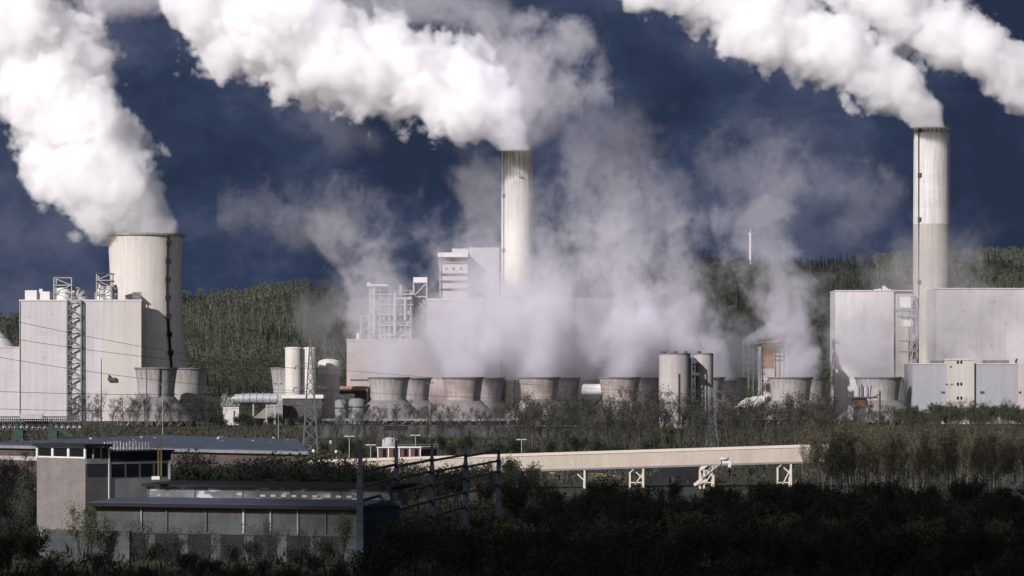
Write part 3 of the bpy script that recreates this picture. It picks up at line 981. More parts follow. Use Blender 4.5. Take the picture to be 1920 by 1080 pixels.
    for px, half, top, lab in ((1265, 29.5, 663, 'broad pale grey silo, left of the pair before the small towers'), (1319, 18.5, 663, 'narrower pale grey silo, right of the pair before the small towers')):
        t = thing('silo', (X(px, D), D if half > 20 else D + 6, 0), lab, 'silo', 'pair of grey silos')
        dd = D if half > 20 else D + 6
        b = MB(); b.lathe([(S(half, dd), 0), (S(half, dd), Z(top, dd))], X(px, dd), dd, 44, cap_top=True); b.build('body', M['silo_grey'], t)
        b = MB(); b.lathe([(S(half, dd) + .12, Z(top + 2, dd)), (S(half, dd) + .2, Z(top, dd)), (S(half, dd) - .3, Z(top - .6, dd))], X(px, dd), dd, 44, smooth=False); b.build('rim', M['roofing'], t)
        b = MB()
        for q in ((-22, 0, 20) if half > 20 else (-9,)):
            b.lathe([(S(5 if q == -22 else 4, dd), Z(top, dd)), (S(5 if q == -22 else 4, dd), Z(top - 3, dd)), (S(2, dd), Z(top - 4.5, dd))], X(px + q, dd), dd - 2, 14, cap_top=True)
        b.build('hatch', M['steel_dark'], t)
        b = MB(); b.beam((X(px + half * .2, dd), dd - S(half, dd) - .3, 2), (X(px + half * .2, dd), dd - S(half, dd) - .3, Z(700, dd)), .35); b.build('ladder', M['steel_dark'], t)
    b = MB(); lattice_tower(b, X(1295.5, D), X(1302, D), D - 4, D + 4, 0, Z(672, D), 8, .5); b.box(X(1296, D), X(1305, D), D - 5, D + 1, Z(682, D), Z(674, D)); b.box(X(1296, D), X(1310, D), D - 5, D - 1, Z(704, D), Z(699, D)); b.box(X(1296, D), X(1301, D), D - 2, D + 3, 0, Z(676, D)); b.build('silo_stair_shaft', M['steel_dark'], label='dark stair shaft in the gap between the pair of grey silos', cat='stair shaft')
    # orange-topped works behind
    D = 1600.0
    t = thing('crusher_building', (X(1448, D), D, 0), 'orange brown works building with scaffolding, half hidden by a steam column', 'building')
    b = MB(); b.box(X(1428, D), X(1478, D), D, D + 25, 0, Z(644, D)); b.build('wall', M['clad_pink'], t)
    b = MB(); b.prism([(X(1422, D), D - 1), (X(1482, D), D - 1), (X(1482, D), D + 26), (X(1422, D), D + 26)], Z(644, D), [Z(643, D), Z(636, D), Z(634, D), Z(641, D)]); b.build('roof', M['orange'], t)
    b = MB(); b.box(X(1428, D), X(1450, D), D - .3, D - .01, Z(690, D), Z(646, D)); b.build('wall_panel', M['orange'], t)
    b = MB()
    for px in (1393, 1402, 1411, 1420):
        b.beam((X(px, D), D - 4, 0), (X(px, D), D - 4, Z(640, D)), .4)
    for y in (645, 656, 668, 680, 692):
        b.beam(P(1390, y, D - 4), P(1426, y, D - 4), .4)
    for px in (1452, 1460, 1468, 1476):
        b.beam((X(px, D), D - 1, 0), (X(px, D), D - 1, Z(648, D)), .3)
    for y in (650, 658, 666, 674):
        b.beam(P(1450, y, D - 1), P(1478, y, D - 1), .3)
    b.build('scaffold', M['steel_mid'], t)
    t = thing('tarpaulin_roof', (X(1410, 1330), 1330, 0), 'sloping pale tarpaulin roof on posts left of the wide small tower', 'canopy')
    D = 1330.0
    b = MB()
    n = 8
    vs, fs = [], []
    for i in range(n + 1):
        u = i / n
        vs.append(P(1374 + 50 * u, 764 - 3 * u + 1.2 * math.sin(u * 14), D))
        vs.append(P(1399 + 43 * u, 746 - 6 * u + .8 * math.sin(u * 11), D + 8))
    for i in range(n):
        fs.append((i * 2, i * 2 + 2, i * 2 + 3, i * 2 + 1))
    k = len(vs)
    vs += [Vector(p) - Vector((0, 0, .25)) for p in vs]
    fs += [tuple(x + k for x in f[::-1]) for f in fs]
    b.add(vs, fs); b.build('sheet', M['white'], t)
    b = MB()
    for px, py in ((1380, 764), (1410, 756), (1436, 752)):
        b.beam((X(px, D), D + 2, 0), (X(px, D), D + 2, Z(py, D)), .5)
    b.build('post', M['steel_mid'], t)


def right_block():
    D = 1500.0
    t = thing('boiler_house', (X(1640, D), D, 0), 'tall pale windowless block left of the two tone chimney', 'building')
    b = MB(); b.box(X(1566, D), X(1676, D), D, D + 24, 0, Z(546, D)); b.build('wall', M['clad_white'], t)
    b = MB(); b.box(X(1676.2, D), X(1722, D), D + 1.5, D + 24, 0, Z(546.5, D)); b.build('wall', M['clad_warm'], t)
    b = MB(); b.box(X(1565.3, D), X(1722.5, D), D - .4, D + 24.4, Z(546, D) + .01, Z(544, D)); b.build('parapet', M['clad_white'], t)
    b = MB()
    for px, h in ((1645, 3), (1652, 4), (1660, 9), (1664, 6), (1670, 3)):
        b.box(X(px, D), X(px + 5, D), D + 10, D + 14, Z(544, D), Z(544 - h, D))
    b.build('roof_vent', M['white'], t)
    t = thing('flue_box', (X(1702, 1478), 1478, 0), 'white flue box on a dark steel deck left of the two tone chimney', 'flue box')
    D = 1478.0
    b = MB(); b.box(X(1687, D), X(1708, D), D, D + 12, Z(577, D), Z(557, D)); b.box(X(1695, D), X(1712, D), D + 1, D + 11, Z(612, D), Z(590, D)); b.build('box', M['white'], t)
    b = MB()
    b.box(X(1684, D), X(1718, D), D - 1, D + 13, Z(583, D), Z(580, D)); b.box(X(1690, D), X(1718, D), D - 1, D + 13, Z(594, D), Z(591, D))
    lattice_tower(b, X(1708.5, D), X(1717, D), D - .6, D + 8, 0, Z(556, D), 12, .4)
    b.beam(P(1686, 582, D - .8), P(1700, 596, D - .8), .5); b.beam(P(1684, 578, D - .8), P(1684, 552, D - .8), .3)
    b.box(X(1690, D), X(1714, D), D - .8, D + 10, Z(660, D), Z(658, D)); b.box(X(1690, D), X(1714, D), D - .8, D + 10, Z(640, D), Z(638, D))
    b.build('deck', M['steel_mid'], t)
    D = 1440.0
    t = thing('boiler_house', (X(1860, D), D, 0), 'huge pale block right of the two tone chimney, cut by the picture edge', 'building')
    b = MB(); b.box(X(1756, D), X(2040, D), D, D + 34, 0, Z(542, D)); b.build('wall', M['clad'], t)
    b = MB(); b.box(X(1755.4, D), X(2040, D), D - .4, D + 34.4, Z(542, D) + .01, Z(540, D)); b.build('parapet', M['clad_white'], t)
    # hall in front
    D = 1400.0
    t = thing('switchgear_hall', (X(1815, D), D, 0), 'blue grey clad hall with a cream stair block at the right edge', 'building')
    b = MB(); b.box(X(1711, D), X(1774, D), D, D + 30, 0, Z(683, D)); b.box(X(1826, D), X(1908, D), D, D + 30, 0, Z(683, D)); b.build('wall', M['clad_blue'], t)
    b = MB(); b.box(X(1908.3, D), X(2020, D), D - 1.2, D + 30, 0, Z(681, D)); b.build('wall', M['clad_pink'], t)
    b = MB(); b.box(X(1774.3, D), X(1825.7, D), D - 1.6, D + 12, 0, Z(675, D)); sb = b.build('stair_block', M['clad_warm'], t)
    b = MB(); b.box(X(1773.6, D), X(1826.4, D), D - 2.0, D + 12.4, Z(675, D) + .01, Z(672.5, D)); b.build('cap', M['clad_white'], sb)
    for y in (679, 720, 746, 773):
        for px in (1793, 1799.5):
            b = MB(); b.box(X(px, D), X(px + 4, D), D - 1.66, D - 1.3, Z(y + 3.2, D), Z(y - 2.6, D)); b.build('window', M['glass'], sb)
    for a, c in ((1710.4, 1774), (1826, 1908)):
        b = MB(); b.box(X(a, D), X(c, D), D - .3, D + 30.3, Z(683, D) + .01, Z(681.3, D)); b.build('roof_edge', M['clad_white'], t)
    for px, py, w, h in ((1765, 736, 7, 4), (1762, 765, 9, 8), (1838, 736, 8, 5), (1780, 688, 4, 3), (1909.5, 736, 5, 4)):
        dd = D if px < 1774 or 1826 < px < 1905 else (D - 1.6 if px < 1830 else D - 1.2)
        b = MB(); b.box(X(px, D), X(px + w, D), dd - .06, dd + .3, Z(py + h / 2, D), Z(py - h / 2, D)); b.build('louvre', M['steel_dark'], t)
    b = MB(); b.box(X(1851, D), X(1896, D), D + 6, D + 14, Z(681.3, D), Z(675, D)); b.box(X(1752, D), X(1772, D), D + 6, D + 14, Z(681.3, D), Z(675.5, D)); b.build('roof_unit', M['roofing'], t)
    b = MB(); b.tube(P(1905, 681, D + 3), P(1905, 675, D + 3), .5); b.tube(P(1905, 675, D + 3), P(1908, 673.5, D + 3), .5); b.build('vent_pipe', M['steel_dark'], t)
    # red and blue machine at the foot of the last small tower
    D = 1330.0
    t = thing('reclaimer_machine', (X(1622, D), D, 0), 'red based machine with two pale blue vessels before the rightmost front small tower', 'machine')
    b = MB(); b.box(X(1600, D), X(1626, D), D, D + 5, Z(764, D), Z(747, D)); b.build('base', M['red'], t)
    b = MB(); b.box(X(1602, D), X(1624, D), D + .5, D + 4.5, 0, Z(764, D) - .01); b.build('plinth', M['dark_wall'], t)
    b = MB(); b.box(X(1591, D), X(1646, D), D - 1, D + 6, Z(747, D), Z(744, D)); b.build('deck', M['steel_dark'], t)
    for px in (1608, 1624):
        b = MB(); b.lathe([(S(6, D), Z(744, D)), (S(6, D), Z(728, D)), (S(3, D), Z(723, D))], X(px, D), D + 2, 16, cap_top=True); b.build('vessel', M['clad_blue'], t)
    b = MB()
    b.beam(P(1616, 744, D), P(1616, 720, D), .5); b.beam(P(1631, 744, D), P(1634, 722, D), .4); b.beam(P(1650, 790, D), P(1650, 733, D), .8)
    b.beam(P(1630, 748, D), P(1652, 738, D), .5)
    b.build('mast', M['steel_dark'], t)




def wall_detail(house, D, px0, px1, ytop, ybot, seed, n=4):
    """small louvres on a cladded front"""
    t = house
    r = random.Random(seed)
    for k in range(n):
        px = r.uniform(px0 + 6, px1 - 10)
        py = r.uniform(ytop + 12, ybot - 12)
        w, h = r.uniform(2.5, 5), r.uniform(2.5, 4)
        b = MB(); b.box(X(px, D), X(px + w, D), D - .12, D - .005, Z(py + h, D), Z(py, D)); b.build('louvre', M['steel'], t)


def top(kind, word):
    return [o for o in COL.objects if o.parent is None and o.name.startswith(kind) and word in o.get('label', '')][0]


left_block()
big_cooling_tower()
small_towers()
chimney_central()
chimney_right()
centre_block()
right_block()

wall_detail(top('boiler_house', 'cooling tower'), 1530.0, 40, 122, 575, 780, 1, 4)
wall_detail(top('boiler_house', 'left of the two tone'), 1500.0, 1568, 1674, 552, 700, 2, 5)
wall_detail(top('boiler_house', 'right of the two tone'), 1440.0, 1760, 1918, 546, 670, 3, 6)
wall_detail(top('turbine_hall', 'pinkish'), 1510.0, 655, 930, 642, 700, 4, 6)

# far mast on the hill
t = thing('radio_mast', (X(1407, 2950), 2950, float(hill_z(np.array(X(1407, 2950)), np.array(2950.0)))), 'white slender radio mast standing on the wooded ridge', 'mast')
b = MB(); b.tube((X(1407, 2950), 2950, 90), P(1407, 437, 2950), 1.55, 1.3, n=12); b.build('pole', M['white'], t)
b = MB(); b.tube(P(1407, 437, 2950), P(1407, 429, 2950), .45, .2, n=6); b.beam(P(1402, 438, 2950), P(1412, 438, 2950), .7); b.build('aerial', M['white'], t)


# ------------------------------------------------------------------ middle ground
def pipe_gallery():
    D = 1150.0
    t = thing('pipe_gallery', (X(60, D), D, 0), 'long pale pipe gallery on posts below the tall block at the left edge', 'pipe bridge')
    b = MB(); b.box(X(-40, D), X(150, D), D + 2, D + 5, Z(803, D), Z(791, D)); b.box(X(-40, D), X(128, D), D + 6, D + 8, 0, Z(805, D)); b.build('wall', M['clad_pink'], t)
    b = MB()
    for k in range(46):
        px = -38 + k * 4.1
        b.beam((X(px, D), D, Z(791, D)), (X(px, D), D, Z(781, D)), .35)
    for y in (791, 787, 781.5):
        b.beam(P(-40, y, D), P(150, y, D), .4)
    b.build('railing', M['steel_dark'], t)
    b = MB()
    for k in range(17):
        px = -36 + k * 11
        b.beam((X(px, D), D + 1, 0), (X(px, D), D + 1, Z(791, D)), .5)
    for y in (803.5, 806):
        b.beam(P(-40, y, D + 1), P(150, y, D + 1), .5)
    b.build('frame', M['steel_dark'], t)
    b = MB(); b.box(X(40, D), X(82, D), D - 3, D - 1, Z(785, D), Z(776, D)); b.build('cabinet', M['steel'], t)
    # dark green diggers
    for px, lab in ((97, 'dark green loading machine with a long sloping boom beside the long blue roof'), (33, 'dark green loading machine with no boom nearest the left picture edge')):
        D = 900.0
        q = thing('loading_machine', (X(px, D), D, 0), lab, 'machine', 'dark green loading machines')
        b = MB(); b.box(X(px - 8, D), X(px + 10, D), D, D + 3, 1.0, Z(806, D)); b.build('body', M['green'], q)
        b = MB(); b.box(X(px - 5, D), X(px + 2, D), D, D + 2, Z(806, D), Z(795, D)); b.box(X(px - 3, D), X(px - 1, D), D + .5, D + 1.5, Z(795, D), Z(786, D)); b.build('cab', M['green'], q)
        b = MB()
        for k in (-7, 8):
            b.tube((X(px + k, D), D - .4, .8), (X(px + k, D), D + 3.4, .8), .8, n=14)
        b.build('track', M['steel_dark'], q)
        if px > 50:
            b = MB(); b.beam(P(px, 800, D), P(px + 40, 818, D), .8); b.beam(P(px + 2, 793, D), P(px + 40, 817, D), .3); b.build('boom', M['green'], q)


def long_hall():
    fl, fr = Vector((X(-60, 497), 497, 0)), Vector((X(578, 442), 442, 0))
    d = (fr - fl).normalized()
    n = Vector((-d.y, d.x, 0))
    dep = 44.0
    bl, br = fl + n * dep, Vector((X(553, 489), 489, 0))
    t = thing('long_hall', ((fl + fr) / 2), 'long low hall with a blue grey felt roof crossing the left middle ground', 'building')
    base = [(p.x, p.y) for p in (fl, fr, br, bl)]
    b = MB(); b.prism(base, 0, [7.0, 7.0, 7.6, 7.6]); b.build('wall', M['brown'], t)
    o2 = [fl - n * .6 - d, fr - n * .6 + d * .6, br + n * .3 + d * .3, bl + n * .3 - d]
    b = MB(); b.prism([(p.x, p.y) for p in o2], [7.45, 7.45, 8.05, 8.05], [7.6, 7.6, 8.55, 8.55]); b.build('roof', M['felt'], t)
    f2 = [fl - n * .65 - d, fr - n * .65 + d * .6, fr - n * .5 + d * .6, fl - n * .5 - d]
    b = MB(); b.prism([(p.x, p.y) for p in f2], 7.0, 7.44); b.build('fascia', M['steel_mid'], t)
    b = MB()
    f3 = [fl - n * .2, fl + d * 24 - n * .2, fl + d * 24 - n * .02, fl - n * .02]
    b.prism([(p.x, p.y) for p in f3], 5.0, 5.7); b.build('window_band', M['steel'], t)
    b = MB()
    for k in range(13):
        p = fl + d * (5 + k * 4.4 + rnd.uniform(-1.2, 1.2)) + n * rnd.uniform(20, 42)
        zz = 7.6 + .95 * ((p - fl).dot(n) / dep)
        b.box(p.x - .2, p.x + .2, p.y - .2, p.y + .2, zz - .3, zz + rnd.uniform(.15, .4))
    b.build('roof_vent', M['steel'], t)


def site_yard():
    # grey bunker wall across the middle
    D = 1000.0
    t = thing('bunker_wall', (X(850, D), D, 0), 'long dark grey bunker wall with a deck on top, behind the bare trees', 'wall')
    b = MB(); b.box(X(600, D), X(1130, D), D, D + 6, 0, Z(797, D)); b.build('wall', M['dark_wall'], t)
    b = MB(); b.box(X(604, D), X(960, D), D - 1, D + 7, Z(789, D), Z(785, D)); b.box(X(960, D), X(1128, D), D - 1, D + 7, Z(800, D), Z(797.01, D)); b.build('deck', M['steel_mid'], t)
    b = MB()
    for k in range(20):
        b.beam((X(606 + k * 18.4, D), D, Z(797, D)), (X(606 + k * 18.4, D), D, Z(789, D)), .5)
    b.build('post', M['steel_dark'], t)
    b = MB(); b.box(X(720, D), X(764, D), D - .2, D - .02, Z(806, D), Z(798.5, D)); b.box(X(835, D), X(853, D), D - .3, D - .02, Z(800, D), Z(798.5, D)); b.build('opening_shade', M['felt_dark'], t)  # black panels stand in for the shade inside the openings
    t = thing('drive_house', (X(1008, 900), 900, 0), 'small square concrete drive house on legs at the bunker wall end', 'hut')
    D = 900.0
    b = MB(); b.box(X(1002, D), X(1014, D), D, D + 2, Z(802, D), Z(787, D)); b.build('wall', M['concrete_grey'], t)
    b = MB()
    for px in (1002.5, 1013):
        b.box(X(px, D), X(px + 1.2, D), D + .2, D + 1, 0, Z(802, D))
    b.build('leg', M['concrete_grey'], t)
    b = MB(); b.box(X(1001, D), X(1015, D), D - .3, D + 2.3, Z(787, D), Z(785.6, D)); b.build('roof', M['roofing'], t)
    # gate house with red panels
    D = 560.0
    t = thing('gate_house', (X(763, D), D, 0), 'small white framed building with red panels behind the conveyor bridge', 'building')
    x0, x1, x2 = X(708, D), X(789, D), X(819, D)
    b = MB(); b.prism([(x0, D), (x1, D), (x2, D + 6), (x0 + 3, D + 9)], 0, Z(840, D)); b.build('wall', M['red'], t)
    b = MB()
    for px in (708.5, 728.5, 748.5, 768.5, 788):
        b.box(X(px - 1, D), X(px + 1, D), D - .15, D - .01, 0, Z(840, D))
    b.beam((x1, D - .05, Z(841, D)), (x2, D + 5.95, Z(841, D)), .25); b.beam((x2, D + 5.9, 0), (x2, D + 5.9, Z(840, D)), .25)
    b.build('frame', M['white'], t)
    b = MB(); b.prism([(x0 - .2, D - .3), (x1 + .1, D - .3), (x2 + .3, D + 6), (x0 + 3, D + 9.2)], Z(840, D) + .005, Z(838, D)); b.build('roof', M['white'], t)
    for px in (721, 741, 761, 781):
        b = MB(); b.box(X(px - 3.5, D), X(px + 2.6, D), D - .1, D - .01, Z(857, D), Z(842, D)); b.build('window', M['glass'], t)
    b = MB()
    for k in range(7):
        a = k / 6
        b.beam((x0 + 2 + (x2 - x0 - 2) * a, D + 3 + 3 * a, Z(838, D)), (x0 + 2 + (x2 - x0 - 2) * a, D + 3 + 3 * a, Z(834, D)), .06)
    b.beam((x0 + 2, D + 3, Z(834, D)), (x2, D + 6, Z(834, D)), .08)
    b.build('roof_railing', M['steel_mid'], t)
    t = thing('water_tank', (X(731, 640), 640, 0), 'grey domed tank showing above the white and red gate house', 'tank')
    D = 640.0
    b = MB(); b.lathe([(S(15, D), 0), (S(15, D), Z(832, D)), (S(13.5, D), Z(825, D)), (S(9, D), Z(821, D)), (S(3, D), Z(819.5, D))], X(731, D), D, 20, cap_top=True); b.build('body', M['silo_grey'], t)
    b = MB()
    for a in range(6):
        b.beam((X(731, D) + S(15.2, D) * math.cos(a), D + S(15.2, D) * math.sin(a), 0), (X(731, D) + S(14, D) * math.cos(a), D + S(14, D) * math.sin(a), Z(822, D)), .15)
    b.build('brace', M['steel_mid'], t)


def conveyor():
    D = 505.0
    t = thing('conveyor_bridge', (X(1000, D), D, 0), 'long cream covered conveyor bridge rising gently across the middle', 'conveyor bridge')
    a, c = (455, 866.8), (1575, 832)
    th = 31.0
    A, C = P(a[0], a[1], D), P(c[0], c[1], D)
    h = S(26, D)
    top = S(5, D)
    b = MB()
    w = 3.2
    b.add([A + Vector((0, 0, -top)), C + Vector((0, 0, -top)), C + Vector((0, 0, -top - h)), A + Vector((0, 0, -top - h)),
           A + Vector((0, w, -top)), C + Vector((0, w, -top)), C + Vector((0, w, -top - h)), A + Vector((0, w, -top - h))],
          [(0, 3, 2, 1), (4, 5, 6, 7), (3, 7, 6, 2), (0, 4, 7, 3), (1, 2, 6, 5)])
    b.build('side_sheeting', M['conveyor'], t)
    b = MB()
    e = .12
    b.add([A + Vector((0, -e, -top + .02)), C + Vector((0, -e, -top + .02)), C + Vector((0, .75, 0)), A + Vector((0, .75, 0)), C + Vector((0, w - .75, 0)), A + Vector((0, w - .75, 0)), C + Vector((0, w + e, -top + .02)), A + Vector((0, w + e, -top + .02))],
          [(0, 1, 2, 3), (3, 2, 4, 5), (5, 4, 6, 7), (0, 7, 6, 1), (0, 3, 5, 7), (1, 6, 4, 2)])
    b.build('cover', M['conveyor_top'], t)
    b = MB()
    dz = (C.z - A.z) / (C.x - A.x)
    zb = lambda x: A.z + dz * (x - A.x) - top - h
    b.add([A + Vector((0, -.1, -top - h - .02)), C + Vector((0, -.1, -top - h - .02)), C + Vector((0, -.1, -top - h - .3)), A + Vector((0, -.1, -top - h - .3)),
           A + Vector((0, w + .1, -top - h - .02)), C + Vector((0, w + .1, -top - h - .02)), C + Vector((0, w + .1, -top - h - .3)), A + Vector((0, w + .1, -top - h - .3))], [(0, 3, 2, 1), (4, 5, 6, 7), (3, 7, 6, 2), (0, 1, 5, 4), (0, 4, 7, 3), (1, 2, 6, 5)])
    b.build('girder', M['steel_mid'], t)
    for px in (640, 760, 860, 1096, 1206, 1337, 1483):
        b = MB()
        x = X(px, D)
        for y in (D + .2, D + w - .2):
            b.beam((x, y, -.3), (x, y, zb(x) - .3), .32)
        b.beam((x - 1.25, D + .2, zb(x) - 1.0), (x - .1, D + .2, zb(x) - 2.1), .2)
        b.beam((x, D + .2, 0.4), (x, D + w - .2, zb(x) - .6), .18)
        if px in (1206, 1337, 1483):
            x2 = X(px - 25, D)
            b.beam((x2, D + .2, -.3), (x2, D + .2, zb(x) - 1.0), .28)
            b.beam((x2, D + .2, zb(x) - 1.1), (x2 + .8, D + .2, zb(x) - .35), .16); b.beam((x2 + .9, D + .2, .4), (x, D + .2, zb(x) - 1.1), .18)
            b.beam((x2, D + .2, .7), (x, D + .2, .7), .18)
        b.build('support', M['conveyor_top'], t)
    # inclined feeder climbing to it
    q = thing('inclined_feeder', (X(1340, 500), 500, 0), 'pale inclined feeder with drive head climbing to the conveyor bridge', 'feeder')
    D = 500.0
    b = MB(); b.beam(P(1304, 908, D), P(1355, 866, D), .7, .5); b.beam(P(1301, 909, D), P(1325, 900, D), .5); b.build('belt_frame', M['conveyor_top'], q)
    b = MB(); b.beam(P(1316, 897, D - .6), P(1352, 868, D - .6), .12); b.beam(P(1316, 890, D - .6), P(1352, 861, D - .6), .12)
    for k in range(6):
        b.beam(P(1316 + 7 * k, 897 - 5.7 * k, D - .6), P(1316 + 7 * k, 890 - 5.7 * k, D - .6), .1)
    b.build('handrail', M['steel'], q)
    b = MB(); b.add([P(1313, 884, D), P(1324, 876, D), P(1326, 873, D), P(1316, 874, D), P(1312, 879, D)] + [p + Vector((0, 1.4, 0)) for p in (P(1313, 884, D), P(1324, 876, D), P(1326, 873, D), P(1316, 874, D), P(1312, 879, D))],
                  [(0, 1, 2, 3, 4), (9, 8, 7, 6, 5)] + [(i, 5 + i, 5 + (i + 1) % 5, (i + 1) % 5) for i in range(5)]); b.build('hopper', M['conveyor_top'], q)
    b = MB(); b.box(X(1365, D), X(1370.5, D), D - .4, D + 1, Z(876, D), Z(863, D)); b.box(X(1352, D), X(1366, D), D - .3, D + .8, Z(868, D), Z(861, D)); b.tube(P(1358, 858, D), P(1358, 861, D), .8, n=12); b.build('drive_head', M['white'], q)
    b = MB()
    for px, y0 in ((1313, 884), (1320, 880), (1338, 880)):
        b.beam((X(px, D), D + .3, -.3), (X(px, D), D + .3, Z(y0, D)), .28)
    b.build('leg', M['conveyor_top'], q)
    # little drive unit clamped on the bridge
    q = thing('belt_tensioner', (X(978, 502), 502, 0), 'small cream belt tensioner box under the conveyor bridge left of its supports', 'machine')
    D = 502.5
    b = MB(); b.box(X(967, D), X(986, D), D, D + 1.6, Z(883, D), Z(876, D)); b.box(X(970, D), X(980, D), D, D + 1.6, Z(876, D), Z(872.5, D)); b.build('box', M['conveyor_top'], q)
    b = MB(); b.box(X(968, D), X(970, D), D + .2, D + .6, 0, Z(883, D)); b.box(X(984, D), X(986, D), D + .2, D + .6, 0, Z(883, D)); b.build('leg', M['conveyor_top'], q)
    # yellow machines below the bridge
    for x0, x1, py, lab, D in ((1104, 1164, 893, 'long yellow orange excavator parked beyond the conveyor bridge supports', 545.0), (1026, 1056, 891, 'short yellow trailer left of the first conveyor bridge support', 548.0)):
        q = thing('yellow_machine', (X((x0 + x1) / 2, D), D, 0), lab, 'machine')
        b = MB(); b.box(X(x0, D), X(x1, D), D, D + 2.4, 0.7, Z(py, D)); b.box(X(x0 + 3, D), X(x0 + .45 * (x1 - x0), D), D + .2, D + 2.2, Z(py, D), Z(py - 5, D)); b.build('body', M['yellow'], q)
        b = MB()
        for k in range(4):
            xx = X(x0 + 4 + k * (x1 - x0 - 8) / 3, D)
            b.tube((xx, D - .15, .5), (xx, D + 2.5, .5), .55, n=14)
        b.build('wheel', M['steel_dark'], q)
        b = MB(); b.beam(P(x0 + .5 * (x1 - x0), py - 3, D + 1), P(x1 + 4, py + 3, D + 1), .35); b.build('boom', M['yellow'], q)
    # spoil heap below
    b = MB()
    n = 24
    vs, fs = [], []
    for j in range(7):
        for i in range(n):
            a = 2 * math.pi * i / n
            rr = (1 - j / 6.0) * (1 + .12 * math.sin(3 * a + j) + .07 * math.sin(7 * a))
            vs.append((X(1275, 530) + math.cos(a) * 7.5 * rr, 530 + math.sin(a) * 4.5 * rr, 4.0 * (1 - (1 - j / 6.0) ** 1.3) - .3))
    for j in range(6):
        for i in range(n):
            fs.append((j * n + i, j * n + (i + 1) % n, (j + 1) * n + (i + 1) % n, (j + 1) * n + i))
    b.add(vs, fs, smooth=True)
    b.build('spoil_heap', M['felt_dark'], label='black coal heap under the conveyor bridge beside the inclined feeder', cat='coal heap')


def lamp_posts():
    def double(px, py, D, lab, far=False):
        t = thing('street_lamp', (X(px, D), D, 0), lab, 'lamp', 'lamp posts around the yard')
        b = MB(); b.tube((X(px, D), D, -.3), P(px, py, D), .10, .07, n=8); b.build('pole', M['steel'], t)
        b = MB(); b.beam(P(px - 4.5, py - (2 if far else 0), D), P(px, py + (2 if far else 0), D), .14); b.beam(P(px + 4.5, py - (2 if far else 0), D), P(px, py + (2 if far else 0), D), .14); b.build('arm', M['steel_mid' if far else 'steel'], t)
        for s_ in (-1, 1):
            b = MB()
            e = 2.6 if far else 4.5
            zz = py - (2.4 if far else 0)
            b.prism([(X(px + s_ * 5 - e, D), D - .2), (X(px + s_ * 5 + e, D), D - .2), (X(px + s_ * 5 + e * .7, D), D + .2), (X(px + s_ * 5 - e * .7, D), D + .2)], Z(zz + 1.1, D), Z(zz - 1.1, D))
            b.build('lamp_head', M['steel_dark' if far else 'steel'], t)
    double(655, 818, 640, 'twin headed lamp post left of the steel fins, the taller one')
    double(695, 834, 560, 'twin headed lamp post just left of the white and red gate house')
    double(779, 816, 650, 'twin headed lamp post rising behind the white and red gate house')
    double(978, 824, 600, 'twin headed lamp post above the conveyor bridge at picture middle')
    double(305, 722, 1060, 'tall thin lamp post in front of the warm grey small cooling tower', True)
    double(522, 722, 1000, 'tall lamp post left of the cream silos and near pylon', True)
    double(806, 720, 1050, 'tall lamp post between the first two front small towers', True)
    double(1780, 723, 1200, 'tall lamp post before the cream stair block of the blue grey hall', True)
    double(1435, 716, 1200, 'tall lamp post at the tarpaulin roof', True)

    def ball(px, py, D, lab):
        t = thing('globe_lamp', (X(px, D), D, 0), lab, 'lamp', 'globe lamps')
        b = MB(); b.tube((X(px, D), D, -.3), P(px, py + 3, D), .06, n=8); b.build('pole', M['steel_mid'], t)
        b = MB(); r = S(3.4, D); z = Z(py, D); b.lathe([(r * math.cos(a), z + r * math.sin(a)) for a in np.linspace(-1.3, 1.4, 8)], X(px, D), D, 14, cap_top=True, cap_bot=True); b.build('globe', M['white'], t)
    ball(631, 847, 520, 'white globe lamp right of the near pylon foot')
    ball(588, 846, 500, 'white globe lamp touching the near pylon foot')
    ball(552, 856, 470, 'white globe lamp at the right end of the long blue roof')
    for px, top, D, lab in ((190, 672, 850, 'thin black mast in front of the tall block, left of the darker one'), (275, 680, 765, 'thin black mast in front of the warm grey small tower')):
        b = MB(); b.tube((X(px, D), D, -.3), P(px, top, D), .22, .10, n=8); b.tube(P(px, top + 110, D), P(px, top + 114, D), .34, n=8); b.build('slim_mast', M['steel_dark'], label=lab, cat='mast')


